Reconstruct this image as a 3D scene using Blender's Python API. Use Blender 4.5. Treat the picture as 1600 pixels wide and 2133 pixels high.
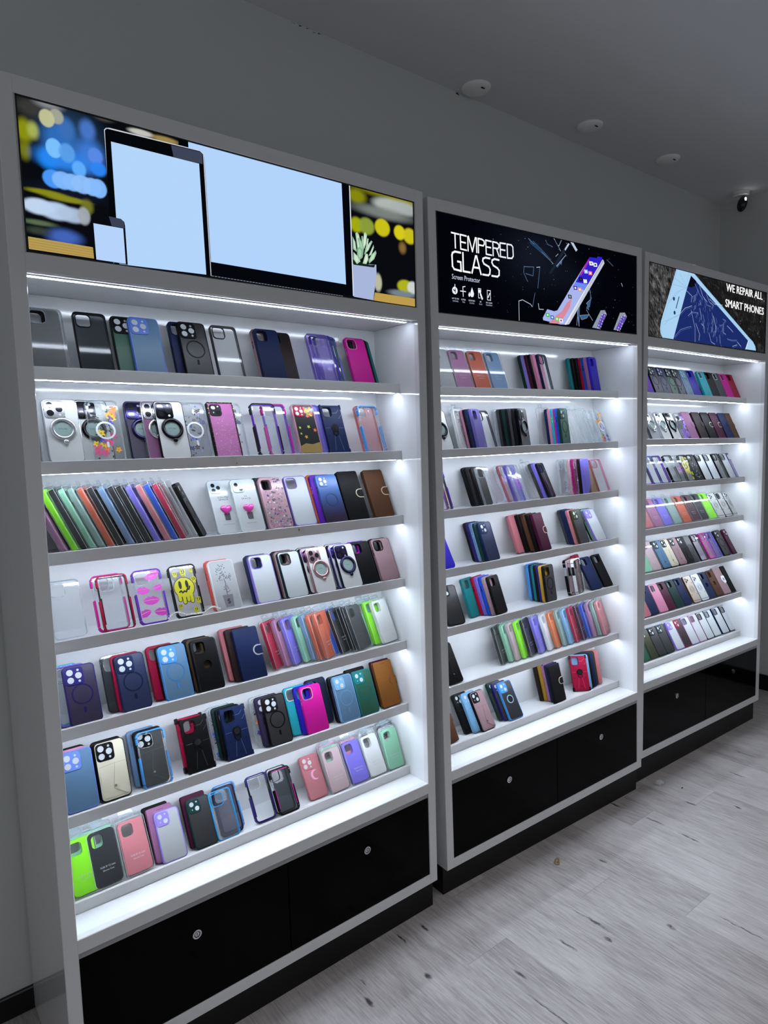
import bpy, math, random
from math import sin, cos, pi, radians
from mathutils import Vector, Matrix, Euler
from mathutils.geometry import tessellate_polygon

# ------------------------------------------------------------------ clear
for o in list(bpy.data.objects):
    bpy.data.objects.remove(o, do_unlink=True)
sc = bpy.context.scene
COLL = sc.collection

# ------------------------------------------------------------------ camera
CAM_LOC = Vector((-0.3021, -1.6499, 1.6681))
YAW, PITCH, ROLL, FOC = 0.6702, -0.0947, -0.0282, 1395.67
fwd = Vector((sin(YAW)*cos(PITCH), cos(YAW)*cos(PITCH), sin(PITCH)))
r0 = fwd.cross(Vector((0, 0, 1))).normalized()
u0 = r0.cross(fwd)
rgt = r0*cos(ROLL) + u0*sin(ROLL)
upv = u0*cos(ROLL) - r0*sin(ROLL)
cd = bpy.data.cameras.new('camera')
cam = bpy.data.objects.new('camera', cd)
COLL.objects.link(cam)
cam.matrix_world = Matrix(((rgt.x, upv.x, -fwd.x, CAM_LOC.x), (rgt.y, upv.y, -fwd.y, CAM_LOC.y),
                           (rgt.z, upv.z, -fwd.z, CAM_LOC.z), (0, 0, 0, 1)))
cd.sensor_fit = 'HORIZONTAL'; cd.sensor_width = 36.0
cd.lens = FOC*36.0/1600.0
cd.clip_start = 0.02
sc.camera = cam

# ------------------------------------------------------------------ world, view, light levels
w = bpy.data.worlds.new('room_light'); sc.world = w; w.use_nodes = True
w.node_tree.nodes['Background'].inputs[0].default_value = (0.93, 0.96, 1.0, 1)
w.node_tree.nodes['Background'].inputs[1].default_value = 0.31
sc.view_settings.view_transform = 'Standard'
sc.view_settings.look = 'None'
sc.view_settings.exposure = 0.0
sc.view_settings.gamma = 1.0
sc.view_settings.use_curve_mapping = False
LED_STRENGTH = 51.0
HEAD_LED_STRENGTH = 22.0
try:
    sc.cycles.transparent_max_bounces = 24
    sc.cycles.max_bounces = 8
except Exception:
    pass

FLOOR_Z, CEIL_Z, WALL_Y, RIGHT_X = 0.042, 3.165, 0.478, 4.22
def area(name, loc, rot, sx, sy, power, col, spread=180):
    l = bpy.data.lights.new(name, 'AREA'); l.shape = 'RECTANGLE'; l.size = sx; l.size_y = sy
    l.energy = power; l.color = col; l.spread = radians(spread)
    o = bpy.data.objects.new(name, l); COLL.objects.link(o); o.location = loc; o.rotation_euler = rot
    return o
area('floor_fill_light', (1.6, -1.4, 3.1), (0, 0, 0), 4.5, 0.8, 15, (0.97, 0.97, 1.0), 95)  # added overhead fill that brightens the floor, not a real fitting

# ------------------------------------------------------------------ helpers
def lin(h):
    h = h.lstrip('#')
    v = [int(h[i:i+2], 16)/255 for i in (0, 2, 4)]
    return tuple(c/12.92 if c <= .04045 else ((c+.055)/1.055)**2.4 for c in v)
_m = {}
def mat(name, hexc='888888', rough=.4, metal=0., alpha=1., emit=0., coat=0., bump=None, spec=None):
    if name in _m: return _m[name]
    m = bpy.data.materials.new(name); m.use_nodes = True
    b = m.node_tree.nodes['Principled BSDF']; c = lin(hexc)
    b.inputs['Base Color'].default_value = (*c, 1)
    b.inputs['Roughness'].default_value = rough
    b.inputs['Metallic'].default_value = metal
    b.inputs['Alpha'].default_value = alpha
    if spec is not None: b.inputs['Specular IOR Level'].default_value = spec
    if coat: b.inputs['Coat Weight'].default_value = coat; b.inputs['Coat Roughness'].default_value = .05
    if emit:
        b.inputs['Emission Color'].default_value = (*c, 1); b.inputs['Emission Strength'].default_value = emit
        b.inputs['Specular IOR Level'].default_value = 0.0 if emit < 5 else .5
        if emit < 5: b.inputs['Base Color'].default_value = (0, 0, 0, 1)
    if bump:
        nt = m.node_tree; n = nt.nodes.new('ShaderNodeTexNoise'); n.inputs['Scale'].default_value = bump[0]
        tc = nt.nodes.new('ShaderNodeTexCoord'); nt.links.new(tc.outputs['Object'], n.inputs['Vector'])
        bp = nt.nodes.new('ShaderNodeBump'); bp.inputs['Strength'].default_value = bump[1]; bp.inputs['Distance'].default_value = .001
        nt.links.new(n.outputs['Fac'], bp.inputs['Height']); nt.links.new(bp.outputs['Normal'], b.inputs['Normal'])
    _m[name] = m
    return m

def glassy(name, tint='ffffff', haze=.0, hazec='ffffff', rough=.06, see=1.0):
    """thin clear plastic: see-through, mirror-like at the surface, a little milky"""
    if name in _m: return _m[name]
    m = bpy.data.materials.new(name); m.use_nodes = True; N = m.node_tree.nodes; L = m.node_tree.links
    N.remove(N['Principled BSDF']); out = N['Material Output']
    tr = N.new('ShaderNodeBsdfTransparent'); c = lin(tint); tr.inputs[0].default_value = (c[0]*see, c[1]*see, c[2]*see, 1)
    gl = N.new('ShaderNodeBsdfGlossy'); gl.inputs['Roughness'].default_value = rough; gl.inputs[0].default_value = (1, 1, 1, 1)
    lw = N.new('ShaderNodeLayerWeight'); lw.inputs[0].default_value = .5
    pw = N.new('ShaderNodeMath'); pw.operation = 'POWER'; L.new(lw.outputs['Facing'], pw.inputs[0]); pw.inputs[1].default_value = 5.0
    fr = N.new('ShaderNodeMath'); fr.operation = 'MULTIPLY_ADD'; L.new(pw.outputs[0], fr.inputs[0]); fr.inputs[1].default_value = .7; fr.inputs[2].default_value = .04
    mx = N.new('ShaderNodeMixShader'); L.new(fr.outputs[0], mx.inputs[0]); L.new(tr.outputs[0], mx.inputs[1]); L.new(gl.outputs[0], mx.inputs[2])
    df = N.new('ShaderNodeBsdfDiffuse'); df.inputs[0].default_value = (*lin(hazec), 1)
    m2 = N.new('ShaderNodeMixShader'); m2.inputs[0].default_value = haze; L.new(mx.outputs[0], m2.inputs[1]); L.new(df.outputs[0], m2.inputs[2])
    L.new(m2.outputs[0], out.inputs[0]); _m[name] = m
    return m

class MB:
    def __init__(s): s.v = []; s.f = []; s.mi = []; s.mats = []; s.sm = []
    def slot(s, m):
        if m not in s.mats: s.mats.append(m)
        return s.mats.index(m)
    def add(s, vs, fs, m, smooth=False):
        o = len(s.v); s.v += [tuple(v) for v in vs]; k = s.slot(m)
        for f in fs: s.f.append(tuple(i+o for i in f)); s.mi.append(k); s.sm.append(smooth)
    def box(s, x0, y0, z0, x1, y1, z1, m):
        v = [(x0, y0, z0), (x1, y0, z0), (x1, y1, z0), (x0, y1, z0), (x0, y0, z1), (x1, y0, z1), (x1, y1, z1), (x0, y1, z1)]
        s.add(v, [(0, 3, 2, 1), (4, 5, 6, 7), (0, 1, 5, 4), (1, 2, 6, 5), (2, 3, 7, 6), (3, 0, 4, 7)], m)
    def bbox(s, x0, y0, z0, x1, y1, z1, m, b=.0015):
        # box with chamfered front edges (front is -y)
        v = [(x0+b, y0, z0+b), (x1-b, y0, z0+b), (x1-b, y0, z1-b), (x0+b, y0, z1-b),
             (x0, y0+b, z0), (x1, y0+b, z0), (x1, y0+b, z1), (x0, y0+b, z1), (x0, y1, z0), (x1, y1, z0), (x1, y1, z1), (x0, y1, z1)]
        f = [(0, 1, 2, 3), (11, 10, 9, 8)]
        for a in range(4):
            c = (a+1) % 4; f += [(a+4, c+4, c, a), (a+8, c+8, c+4, a+4)]
        s.add(v, f, m)
    def cap(s, loops, y, m, back=False):
        tri = tessellate_polygon([[Vector((p[0], p[1], 0)) for p in l] for l in loops])
        flat = [(p[0], y, p[1]) for l in loops for p in l]
        fs = []
        for t in tri:
            a, b, c = (flat[i] for i in t)
            cr = (b[0]-a[0])*(c[2]-a[2])-(b[2]-a[2])*(c[0]-a[0])
            t = tuple(t) if cr > 0 else (t[0], t[2], t[1])   # ccw in xz looking along +y -> normal -y
            fs.append(t if not back else (t[0], t[2], t[1]))
        s.add(flat, fs, m)
    def side(s, la, ya, lb, yb, m, inward=False, smooth=True):
        n = len(la); vs = [(p[0], ya, p[1]) for p in la]+[(p[0], yb, p[1]) for p in lb]; fs = []
        for i in range(n):
            j = (i+1) % n; f = (i, i+n, j+n, j)
            fs.append(f if not inward else f[::-1])
        s.add(vs, fs, m, smooth)
    def plate(s, outer, holes, y0, y1, m, bev=.0, back=True):
        """outer/holes: (x0,z0,x1,z1,r) rounded rectangles; y0 front, y1 back"""
        b = bev
        prof = [(b, y0), (b*.35, y0+b*.35), (0, y0+b)] if b else [(0, y0)]
        prof += [(0, y1)]
        def L(i, r=outer): return rr(r[0]+i, r[1]+i, r[2]-i, r[3]-i, max(r[4]-i, .0005))
        hl = [rr(*h) for h in holes]
        s.cap([L(prof[0][0])]+hl, y0, m)
        if back: s.cap([L(0)]+hl, y1, m, True)
        for (i0, a), (i1, c) in zip(prof[:-1], prof[1:]): s.side(L(i0), a, L(i1), c, m)
        for h in hl: s.side(h, y0, h, y1, m, True)
    def poly(s, pts, y0, y1, m, back=False):
        """pts: (x,z) list; thin prism"""
        a = sum(pts[i][0]*pts[(i+1) % len(pts)][1]-pts[(i+1) % len(pts)][0]*pts[i][1] for i in range(len(pts)))
        if a < 0: pts = pts[::-1]
        s.cap([pts], y0, m)
        if y1 > y0: s.side(pts, y0, pts, y1, m, smooth=False)
        if back: s.cap([pts], y1, m, True)
    def disc(s, cx, cz, r, y0, y1, m, n=20, rz=None):
        rz = rz or r
        s.poly([(cx+r*cos(2*pi*i/n), cz+rz*sin(2*pi*i/n)) for i in range(n)], y0, y1, m)
    def ring(s, cx, cz, r0, r1, y0, y1, m, n=32):
        a = [(cx+r1*cos(2*pi*i/n), cz+r1*sin(2*pi*i/n)) for i in range(n)]
        c = [(cx+r0*cos(2*pi*i/n), cz+r0*sin(2*pi*i/n)) for i in range(n)]
        b = min(.0006, (y1-y0)*.4)
        vs = [(p[0], y0, p[1]) for p in a]+[(p[0], y0, p[1]) for p in c]
        s.add(vs, [(i, (i+1) % n, (i+1) % n+n, i+n) for i in range(n)], m)
        s.side(a, y0, a, y1, m); s.side(c, y0, c, y1, m, True)
    def line(s, pts, wd, y0, m, y1=None):
        """polyline stroke of width wd lying in the xz plane"""
        for (a, b) in zip(pts[:-1], pts[1:]):
            dx, dz = b[0]-a[0], b[1]-a[1]; l = math.hypot(dx, dz)
            if l < 1e-6: continue
            nx, nz = -dz/l*wd/2, dx/l*wd/2; ex, ez = dx/l*wd*.35, dz/l*wd*.35
            s.poly([(a[0]-ex+nx, a[1]-ez+nz), (a[0]-ex-nx, a[1]-ez-nz), (b[0]+ex-nx, b[1]+ez-nz), (b[0]+ex+nx, b[1]+ez+nz)], y0, y0 if y1 is None else y1, m)
    def mesh(s, name):
        me = bpy.data.meshes.new(name); me.from_pydata(s.v, [], s.f)
        for m in s.mats: me.materials.append(m)
        me.polygons.foreach_set('material_index', s.mi); me.polygons.foreach_set('use_smooth', s.sm)
        me.update()
        return me

def rr(x0, z0, x1, z1, r, n=5):
    r = max(.0002, min(r, (x1-x0)/2, (z1-z0)/2)); p = []
    for cx, cz, a in ((x1-r, z0+r, -90), (x1-r, z1-r, 0), (x0+r, z1-r, 90), (x0+r, z0+r, 180)):
        for i in range(n+1):
            t = radians(a+90*i/n); p.append((cx+r*cos(t), cz+r*sin(t)))
    return p

def obj(name, me, parent=None, label=None, kind=None, cat=None, group=None):
    o = bpy.data.objects.new(name, me); COLL.objects.link(o)
    if parent: o.parent = parent
    if label: o['label'] = label
    if kind: o['kind'] = kind
    if cat: o['category'] = cat
    if group: o['group'] = group
    return o
def thing(name, label, cat, M=None, group=None):
    o = obj(name, None, None, label, None, cat, group); o.empty_display_size = .03
    if M is not None: o.matrix_world = M
    return o

_tx = {}
def text_geo(st, size):
    """(verts, faces) of a line of lettering in the xz plane, left-bottom at the origin, with its width"""
    k = (st,)
    if k not in _tx:
        cu = bpy.data.curves.new('lettering', 'FONT'); cu.body = st; cu.size = 1; cu.resolution_u = 2
        ob = bpy.data.objects.new('lettering', cu); COLL.objects.link(ob)
        dg = bpy.context.evaluated_depsgraph_get(); me = bpy.data.meshes.new_from_object(ob.evaluated_get(dg))
        vs = [(v.co.x, v.co.y) for v in me.vertices]; fs = [tuple(p.vertices) for p in me.polygons]
        bpy.data.objects.remove(ob, do_unlink=True); bpy.data.curves.remove(cu); bpy.data.meshes.remove(me)
        fs2 = []
        for f in fs:
            a = sum(vs[f[i]][0]*vs[f[(i+1) % len(f)]][1]-vs[f[(i+1) % len(f)]][0]*vs[f[i]][1] for i in range(len(f)))
            fs2.append(f if a > 0 else f[::-1])
        _tx[k] = (vs, fs2)
    return _tx[k]
def put_text(mb, st, x, z, h, y, m, width=None, align='l', slope=0.):
    """h: capital height"""
    vs, fs = text_geo(st, 1); s = h/.70; x0 = min(v[0] for v in vs); x1 = max(v[0] for v in vs)
    sx = s if width is None else width/(x1-x0)
    ox = x - x0*sx if align == 'l' else x - (x0+x1)/2*sx
    mb.add([(ox+v[0]*sx, y, z+v[1]*s+(v[0]*sx)*slope) for v in vs], fs, m)

def nodes(m): return m.node_tree.nodes, m.node_tree.links
# ------------------------------------------------------------------ room materials
def floor_material():
    m = bpy.data.materials.new('grey_oak_planks'); m.use_nodes = True; N, Lk = nodes(m); b = N['Principled BSDF']
    def n(t, **kw):
        x = N.new(t)
        for k, v in kw.items(): setattr(x, k, v)
        return x
    def mth(op, a, c=None, clamp=False):
        x = n('ShaderNodeMath', operation=op); x.use_clamp = clamp
        for i, q in enumerate((a, c)):
            if q is None: continue
            if isinstance(q, (int, float)): x.inputs[i].default_value = q
            else: Lk.new(q, x.inputs[i])
        return x.outputs[0]
    tc = n('ShaderNodeTexCoord'); sp = n('ShaderNodeSeparateXYZ'); Lk.new(tc.outputs['Object'], sp.inputs[0])
    X, Y = sp.outputs[0], sp.outputs[1]
    u = mth('DIVIDE', mth('ADD', X, 20-2.014+.18), .18)
    col = mth('FLOOR', u); fu = mth('FRACT', u)
    wn = n('ShaderNodeTexWhiteNoise', noise_dimensions='1D'); Lk.new(col, wn.inputs['W'])
    v = mth('ADD', mth('DIVIDE', Y, 1.22), mth('MULTIPLY', wn.outputs['Value'], 7.3))
    row = mth('FLOOR', v); fv = mth('FRACT', v)
    cb = n('ShaderNodeCombineXYZ'); Lk.new(col, cb.inputs[0]); Lk.new(row, cb.inputs[1])
    wn2 = n('ShaderNodeTexWhiteNoise', noise_dimensions='3D'); Lk.new(cb.outputs[0], wn2.inputs['Vector'])
    # grain
    mp = n('ShaderNodeCombineXYZ'); Lk.new(mth('MULTIPLY', X, 1.0), mp.inputs[0]); Lk.new(mth('MULTIPLY', Y, .07), mp.inputs[1]); Lk.new(mth('MULTIPLY', wn2.outputs['Value'], 9), mp.inputs[2])
    g1 = n('ShaderNodeTexNoise'); g1.inputs['Scale'].default_value = 170; g1.inputs['Detail'].default_value = 5; g1.inputs['Roughness'].default_value = .65; Lk.new(mp.outputs[0], g1.inputs['Vector'])
    mp2 = n('ShaderNodeCombineXYZ'); Lk.new(X, mp2.inputs[0]); Lk.new(mth('MULTIPLY', Y, .3), mp2.inputs[1]); Lk.new(mth('MULTIPLY', wn2.outputs['Value'], 5), mp2.inputs[2])
    g2 = n('ShaderNodeTexNoise'); g2.inputs['Scale'].default_value = 9; g2.inputs['Detail'].default_value = 4; g2.inputs['Distortion'].default_value = .8; Lk.new(mp2.outputs[0], g2.inputs['Vector'])
    mix = mth('ADD', mth('MULTIPLY', g1.outputs['Fac'], .62), mth('MULTIPLY', g2.outputs['Fac'], .38))
    mix = mth('ADD', mix, mth('MULTIPLY', mth('SUBTRACT', wn2.outputs['Value'], .5), .12))
    cr = n('ShaderNodeValToRGB'); Lk.new(mix, cr.inputs[0])
    e = cr.color_ramp.elements; e[0].position = .32; e[0].color = (*lin('7c7675'), 1); e[1].position = .66; e[1].color = (*lin('b4b0af'), 1)
    k = e.new(.48); k.color = (*lin('9d9896'), 1)
    # knots and cracks: (x, y, rx, ry)
    KN = [(2.53, -.235, .010, .035), (2.65, -.385, .010, .025), (2.27, -.02, .008, .04), (2.28, -.205, .007, .055), (2.27, -.36, .009, .06),
          (1.87, -.22, .008, .02), (1.56, -.40, .008, .05), (1.52, -.47, .012, .02), (1.40, -.40, .009, .045), (1.73, -.575, .012, .022),
          (1.90, -.73, .005, .09), (1.19, -.38, .012, .03), (1.15, -.53, .004, .11), (1.10, -.035, .008, .03), (.80, -.09, .007, .02),
          (.77, -.16, .010, .03), (.97, -.20, .012, .02), (1.01, -.03, .007, .04), (1.555, -.38, .0022, .17), (2.95, -.25, .007, .05),
          (3.2, -.18, .006, .07), (3.55, -.3, .007, .05), (2.1, -.9, .008, .04), (1.6, -1.0, .010, .03), (.85, -.6, .008, .05), (.45, -.35, .009, .03)]
    dn = n('ShaderNodeTexNoise'); dn.inputs['Scale'].default_value = 60; Lk.new(tc.outputs['Object'], dn.inputs['Vector'])
    dn2 = n('ShaderNodeTexNoise'); dn2.inputs['Scale'].default_value = 28; dn2.inputs['Detail'].default_value = 3; Lk.new(tc.outputs['Object'], dn2.inputs['Vector'])
    acc = None
    for (kx, ky, rx, ry) in KN:
        dx = mth('DIVIDE', mth('ADD', mth('SUBTRACT', X, kx), mth('MULTIPLY', mth('SUBTRACT', dn2.outputs['Fac'], .5), .02)), rx*.8); dy = mth('DIVIDE', mth('SUBTRACT', Y, ky), ry)
        d = mth('ADD', mth('MULTIPLY', dx, dx), mth('MULTIPLY', dy, dy))
        q = mth('SUBTRACT', 1.0, d, True)
        acc = q if acc is None else mth('MAXIMUM', acc, q)
    kn = mth('MULTIPLY', mth('MULTIPLY', acc, dn.outputs['Fac']), 2.0, True)
    kn = mth('MULTIPLY', mth('SUBTRACT', kn, .12, True), 1.1, True)
    mk = n('ShaderNodeMix', data_type='RGBA'); Lk.new(kn, mk.inputs['Factor']); Lk.new(cr.outputs[0], mk.inputs['A']); mk.inputs['B'].default_value = (*lin('2f2b2b'), 1)
    s1 = mth('LESS_THAN', mth('ABSOLUTE', mth('SUBTRACT', fu, .5)), .5-.004)
    s2 = mth('LESS_THAN', mth('ABSOLUTE', mth('SUBTRACT', fv, .5)), .5-.0009)
    seam = mth('MULTIPLY', s1, s2)
    ms = n('ShaderNodeMix', data_type='RGBA'); Lk.new(mth('ADD', mth('MULTIPLY', seam, .35), .65), ms.inputs['Factor']); ms.inputs['A'].default_value = (*lin('3a3636'), 1); Lk.new(mk.outputs['Result'], ms.inputs['B'])
    Lk.new(ms.outputs['Result'], b.inputs['Base Color'])
    b.inputs['Roughness'].default_value = .42
    bp = n('ShaderNodeBump'); bp.inputs['Strength'].default_value = .12; bp.inputs['Distance'].default_value = .001
    Lk.new(g1.outputs['Fac'], bp.inputs['Height']); Lk.new(bp.outputs[0], b.inputs['Normal'])
    return m
WALLM = mat('painted_wall', 'c8cbcb', .75, bump=(180, .15))
CEILM = mat('painted_ceiling', 'd8d9db', .8, bump=(120, .15))
BLACKM = mat('black_skirting', '060607', .35)
def slab(name, x0, y0, z0, x1, y1, z1, m):
    b = MB(); b.box(x0, y0, z0, x1, y1, z1, m); return obj(name, b.mesh(name), None, kind='structure')
slab('floor', -2.6, -4.6, FLOOR_Z-.06, RIGHT_X+.1, WALL_Y+.1, FLOOR_Z, floor_material())
slab('ceiling', -2.6, -4.6, CEIL_Z, RIGHT_X+.1, WALL_Y+.1, CEIL_Z+.08, CEILM)
slab('wall_back', -2.6, WALL_Y, FLOOR_Z, RIGHT_X+.1, WALL_Y+.1, CEIL_Z, WALLM)
slab('wall_right', RIGHT_X, -4.6, FLOOR_Z, RIGHT_X+.1, WALL_Y, CEIL_Z, WALLM)
b = MB(); b.bbox(-2.6, WALL_Y-.012, FLOOR_Z, RIGHT_X, WALL_Y, .112, BLACKM, .003); obj('baseboard_back', b.mesh('baseboard_back'), None, kind='structure')
b = MB(); b.box(RIGHT_X-.012, -4.6, FLOOR_Z, RIGHT_X, WALL_Y-.012, .142, BLACKM); obj('baseboard_right', b.mesh('baseboard_right'), None, kind='structure')
# chipped paint where wall and ceiling meet
random.seed(5)
b = MB(); ck = mat('paint_chip_dark', '101010', .9)
for (x, dz) in [(1.04, .003), (1.07, .004), (1.10, .003), (1.125, .004), (1.15, .004), (1.84, .010), (1.855, .006)]:
    pts = [(x+random.uniform(-.008, .008), CEIL_Z-.001-random.random()*dz*1.6) for _ in range(5)]
    cx = sum(p[0] for p in pts)/5; cz = sum(p[1] for p in pts)/5; pts.sort(key=lambda p: math.atan2(p[1]-cz, p[0]-cx))
    b.poly(pts, WALL_Y-.0008, WALL_Y-.0002, ck)
obj('trim_1', b.mesh('trim_1'), None, kind='structure')

# ceiling blanking covers and the camera
CVM = mat('cover_white', 'eeeeee', .6)
for i, (x, y, r) in enumerate([(1.885, .405, .062), (2.575, .325, .06), (3.25, .305, .062)]):
    t = thing('ceiling_cover', ['round white ceiling cover plate nearest the camera, touching the wall', 'round white ceiling cover plate, middle of the three in a row', 'round white ceiling cover plate farthest from the camera'][i], 'cover plate',
              Matrix.Translation((x, y, CEIL_Z)), 'round cover plates on the ceiling')
    b = MB(); prof = [(0, -.016), (r*.5, -.0155), (r*.85, -.012), (r*.97, -.006), (r, 0)]; n = 32; vs = []; fs = []
    for (pr, pz) in prof[1:]: vs += [(pr*cos(2*pi*k/n), pr*sin(2*pi*k/n), pz) for k in range(n)]
    vs.append((0, 0, prof[0][1])); c = len(vs)-1
    for k in range(n): fs.append((c, (k+1) % n, k))
    for q in range(len(prof)-2):
        for k in range(n): fs.append((q*n+k, q*n+(k+1) % n, (q+1)*n+(k+1) % n, (q+1)*n+k))
    b.add(vs, fs, CVM, True); obj('cover_disc', b.mesh('cover_disc'), t)
    b = MB(); b.box(-.008, -r*.62, -.0165, .012, -r*.62+.006, -.013, mat('slot_black', '050505', .6)); obj('mounting_slot', b.mesh('mounting_slot'), t, 'small black slot')

def ellipsoid(mb, c, r, m, nu=20, nv=12, M=None):
    vs = []; fs = []
    for i in range(nv+1):
        t = pi*i/nv
        for k in range(nu):
            p = Vector((r[0]*sin(t)*cos(2*pi*k/nu), r[1]*sin(t)*sin(2*pi*k/nu), r[2]*cos(t)))
            if M: p = M @ p
            vs.append(tuple(p+Vector(c)))
    for i in range(nv):
        for k in range(nu): fs.append((i*nu+k, (i+1)*nu+k, (i+1)*nu+(k+1) % nu, i*nu+(k+1) % nu))
    mb.add(vs, fs, m, True)
t = thing('security_camera', 'small black dome security camera with lit white lamp high in the corner', 'camera', Matrix.Translation((4.10, .30, CEIL_Z)))
b = MB(); n = 24
b.add([(.05*cos(2*pi*k/n), .05*sin(2*pi*k/n), 0) for k in range(n)]+[(.046*cos(2*pi*k/n), .046*sin(2*pi*k/n), -.022) for k in range(n)],
      [(k, k+n, (k+1) % n+n, (k+1) % n) for k in range(n)]+[tuple(range(n, 2*n))], CVM, True); obj('mount', b.mesh('mount'), t)
b = MB(); ellipsoid(b, (0, -.01, -.070), (.025, .029, .046), mat('camera_black', '060606', .12), M=Matrix.Rotation(.25, 3, 'X')); obj('camera_body', b.mesh('camera_body'), t)
b = MB(); ellipsoid(b, (-.010, -.034, -.050), (.008, .005, .010), mat('camera_lamp', 'ffffff', .3, emit=14)); obj('lamp', b.mesh('lamp'), t, 'lit white lamp')

# litter on the floor
b = MB(); pts = []; rb = mat('rubber_yellow', '8a6a1c', .5)
for k in range(28):
    a = 2*pi*k/28; rad = .010+.006*sin(2*a)+.003*sin(3*a); pts.append((rad*1.2*cos(a), rad*sin(a), .0018+.002*(1+sin(3*a))))
for k in range(28):
    p = Vector(pts[k]); q = Vector(pts[(k+1) % 28]); d = (q-p).normalized(); s_ = d.cross(Vector((0, 0, 1))).normalized()*.0022; u_ = Vector((0, 0, .0018))
    b.add([p+s_, p+u_, p-s_, p-u_, q+s_, q+u_, q-s_, q-u_], [(0, 4, 5, 1), (1, 5, 6, 2), (2, 6, 7, 3), (3, 7, 4, 0)], rb)
o = obj('rubber_band', b.mesh('rubber_band'), None, 'twisted yellow rubber band lying on the floor before the middle display', None, 'rubber band'); o.location = (1.73, -.108, FLOOR_Z)
b = MB(); pm = mat('scrap_film', 'd8dcdf', .15, alpha=.45); random.seed(2)
vs = [((i-2)*.012+random.uniform(-.004, .004), (j-2)*.009+random.uniform(-.003, .003), random.uniform(.001, .012)) for j in range(5) for i in range(5)]
b.add(vs, [(j*5+i, j*5+i+1, j*5+i+6, j*5+i+5) for j in range(4) for i in range(4)], pm)
o = obj('plastic_scrap', b.mesh('plastic_scrap'), None, 'crumpled clear plastic scrap on the floor near the right display', None, 'scrap'); o.location = (2.59, -.052, FLOOR_Z)
b = MB(); b.box(-.004, -.002, 0, .006, .002, .003, mat('dark_crumb', '151515', .6))
o = obj('dark_chip', b.mesh('dark_chip'), None, 'tiny black chip lying on the pale floor planks', None, 'chip'); o.location = (2.63, -.142, FLOOR_Z)
PIC1={'tablet_edge': [(2185, 24159), (2230, 24208), (2311, 24230), (4517, 24263), (4610, 24206), (4617, 24131), (4648, 21217), (2210, 21138)], 'tablet_body': [(2203, 24148), (2251, 24198), (4509, 24244), (4589, 24187), (4628, 21214), (2219, 21140), (2182, 22225)], 'tablet_sheen': [(3763, 24209), (4508, 24226), (4570, 24182), (4564, 23945), (3812, 23941)], 'tablet_screen': [(2324, 23931), (4468, 23933), (4508, 21227), (2340, 21177)], 'laptop_lid': [(3971, 24487), (4214, 24549), (4213, 24207), (3957, 24240)], 'phone_body': [(1769, 22148), (1798, 22208), (1847, 22233), (2443, 22217), (2513, 22171), (2528, 22092), (2534, 21185), (1783, 21213)], 'phone_sheen': [(2166, 22231), (2443, 22224), (2506, 22170), (2507, 22022), (2218, 22027)], 'phone_screen': [(1810, 22012), (2480, 22011), (2489, 21205), (1824, 21206)], 'table_left': [(423, 21490), (1768, 21472), (1778, 21221), (423, 21225)], 'lap_screen': [(4210, 24480), (8856, 24470), (8901, 21536), (4662, 21568), (4660, 21571), (4625, 24133), (4207, 24233)], 'lap_body': [(8846, 24468), (9141, 24503), (9168, 21247), (8644, 21215), (6487, 21213), (4642, 21198), (4643, 21270), (4643, 21701)], 'lap_edge': [(9124, 24467), (9156, 24474), (9184, 21236), (9141, 21240)], 'keys': [(4644, 21242), (6487, 21213), (8695, 21209), (8694, 21176), (6485, 21174), (4642, 21206)], 'pot': [(9178, 22167), (10051, 22267), (10052, 22002), (9899, 21190), (9167, 21213)], 'soil': [(9184, 22301), (9800, 22223), (10011, 22261), (9964, 22169), (9193, 22144)], 'table_right': [(9981, 21436), (11662, 21433), (11654, 21161), (9916, 21192)]}
LEAF=[[(9184, 22963), (9284, 22814), (9325, 22530), (9195, 22593)], [(9293, 23065), (9359, 23109), (9426, 23046), (9495, 22765), (9485, 22513), (9356, 22618)], [(9368, 22932), (9449, 22966), (9600, 22698), (9534, 22395)], [(9617, 23120), (9661, 23161), (9724, 23096), (9687, 22838), (9599, 22656), (9549, 22774)], [(9883, 22954), (9925, 22919), (9761, 22640), (9592, 22487), (9655, 22707)], [(9961, 22840), (9974, 22758), (9867, 22529), (9755, 22470)], [(9329, 22614), (9439, 22706), (9543, 22606), (9524, 22393), (9424, 22315), (9331, 22406)], [(9648, 22538), (9730, 22529), (9751, 22385), (9663, 22224), (9528, 22226)], [(10038, 22683), (10063, 22601), (9973, 22418), (9774, 22261), (9750, 22342), (9867, 22529)], [(9192, 22510), (9347, 22409), (9449, 22277), (9311, 22174), (9184, 22301)], [(9505, 23017), (9559, 23026), (9578, 22821), (9519, 22686)], [(9731, 22992), (9774, 22978), (9740, 22805), (9653, 22665)]]
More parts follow.
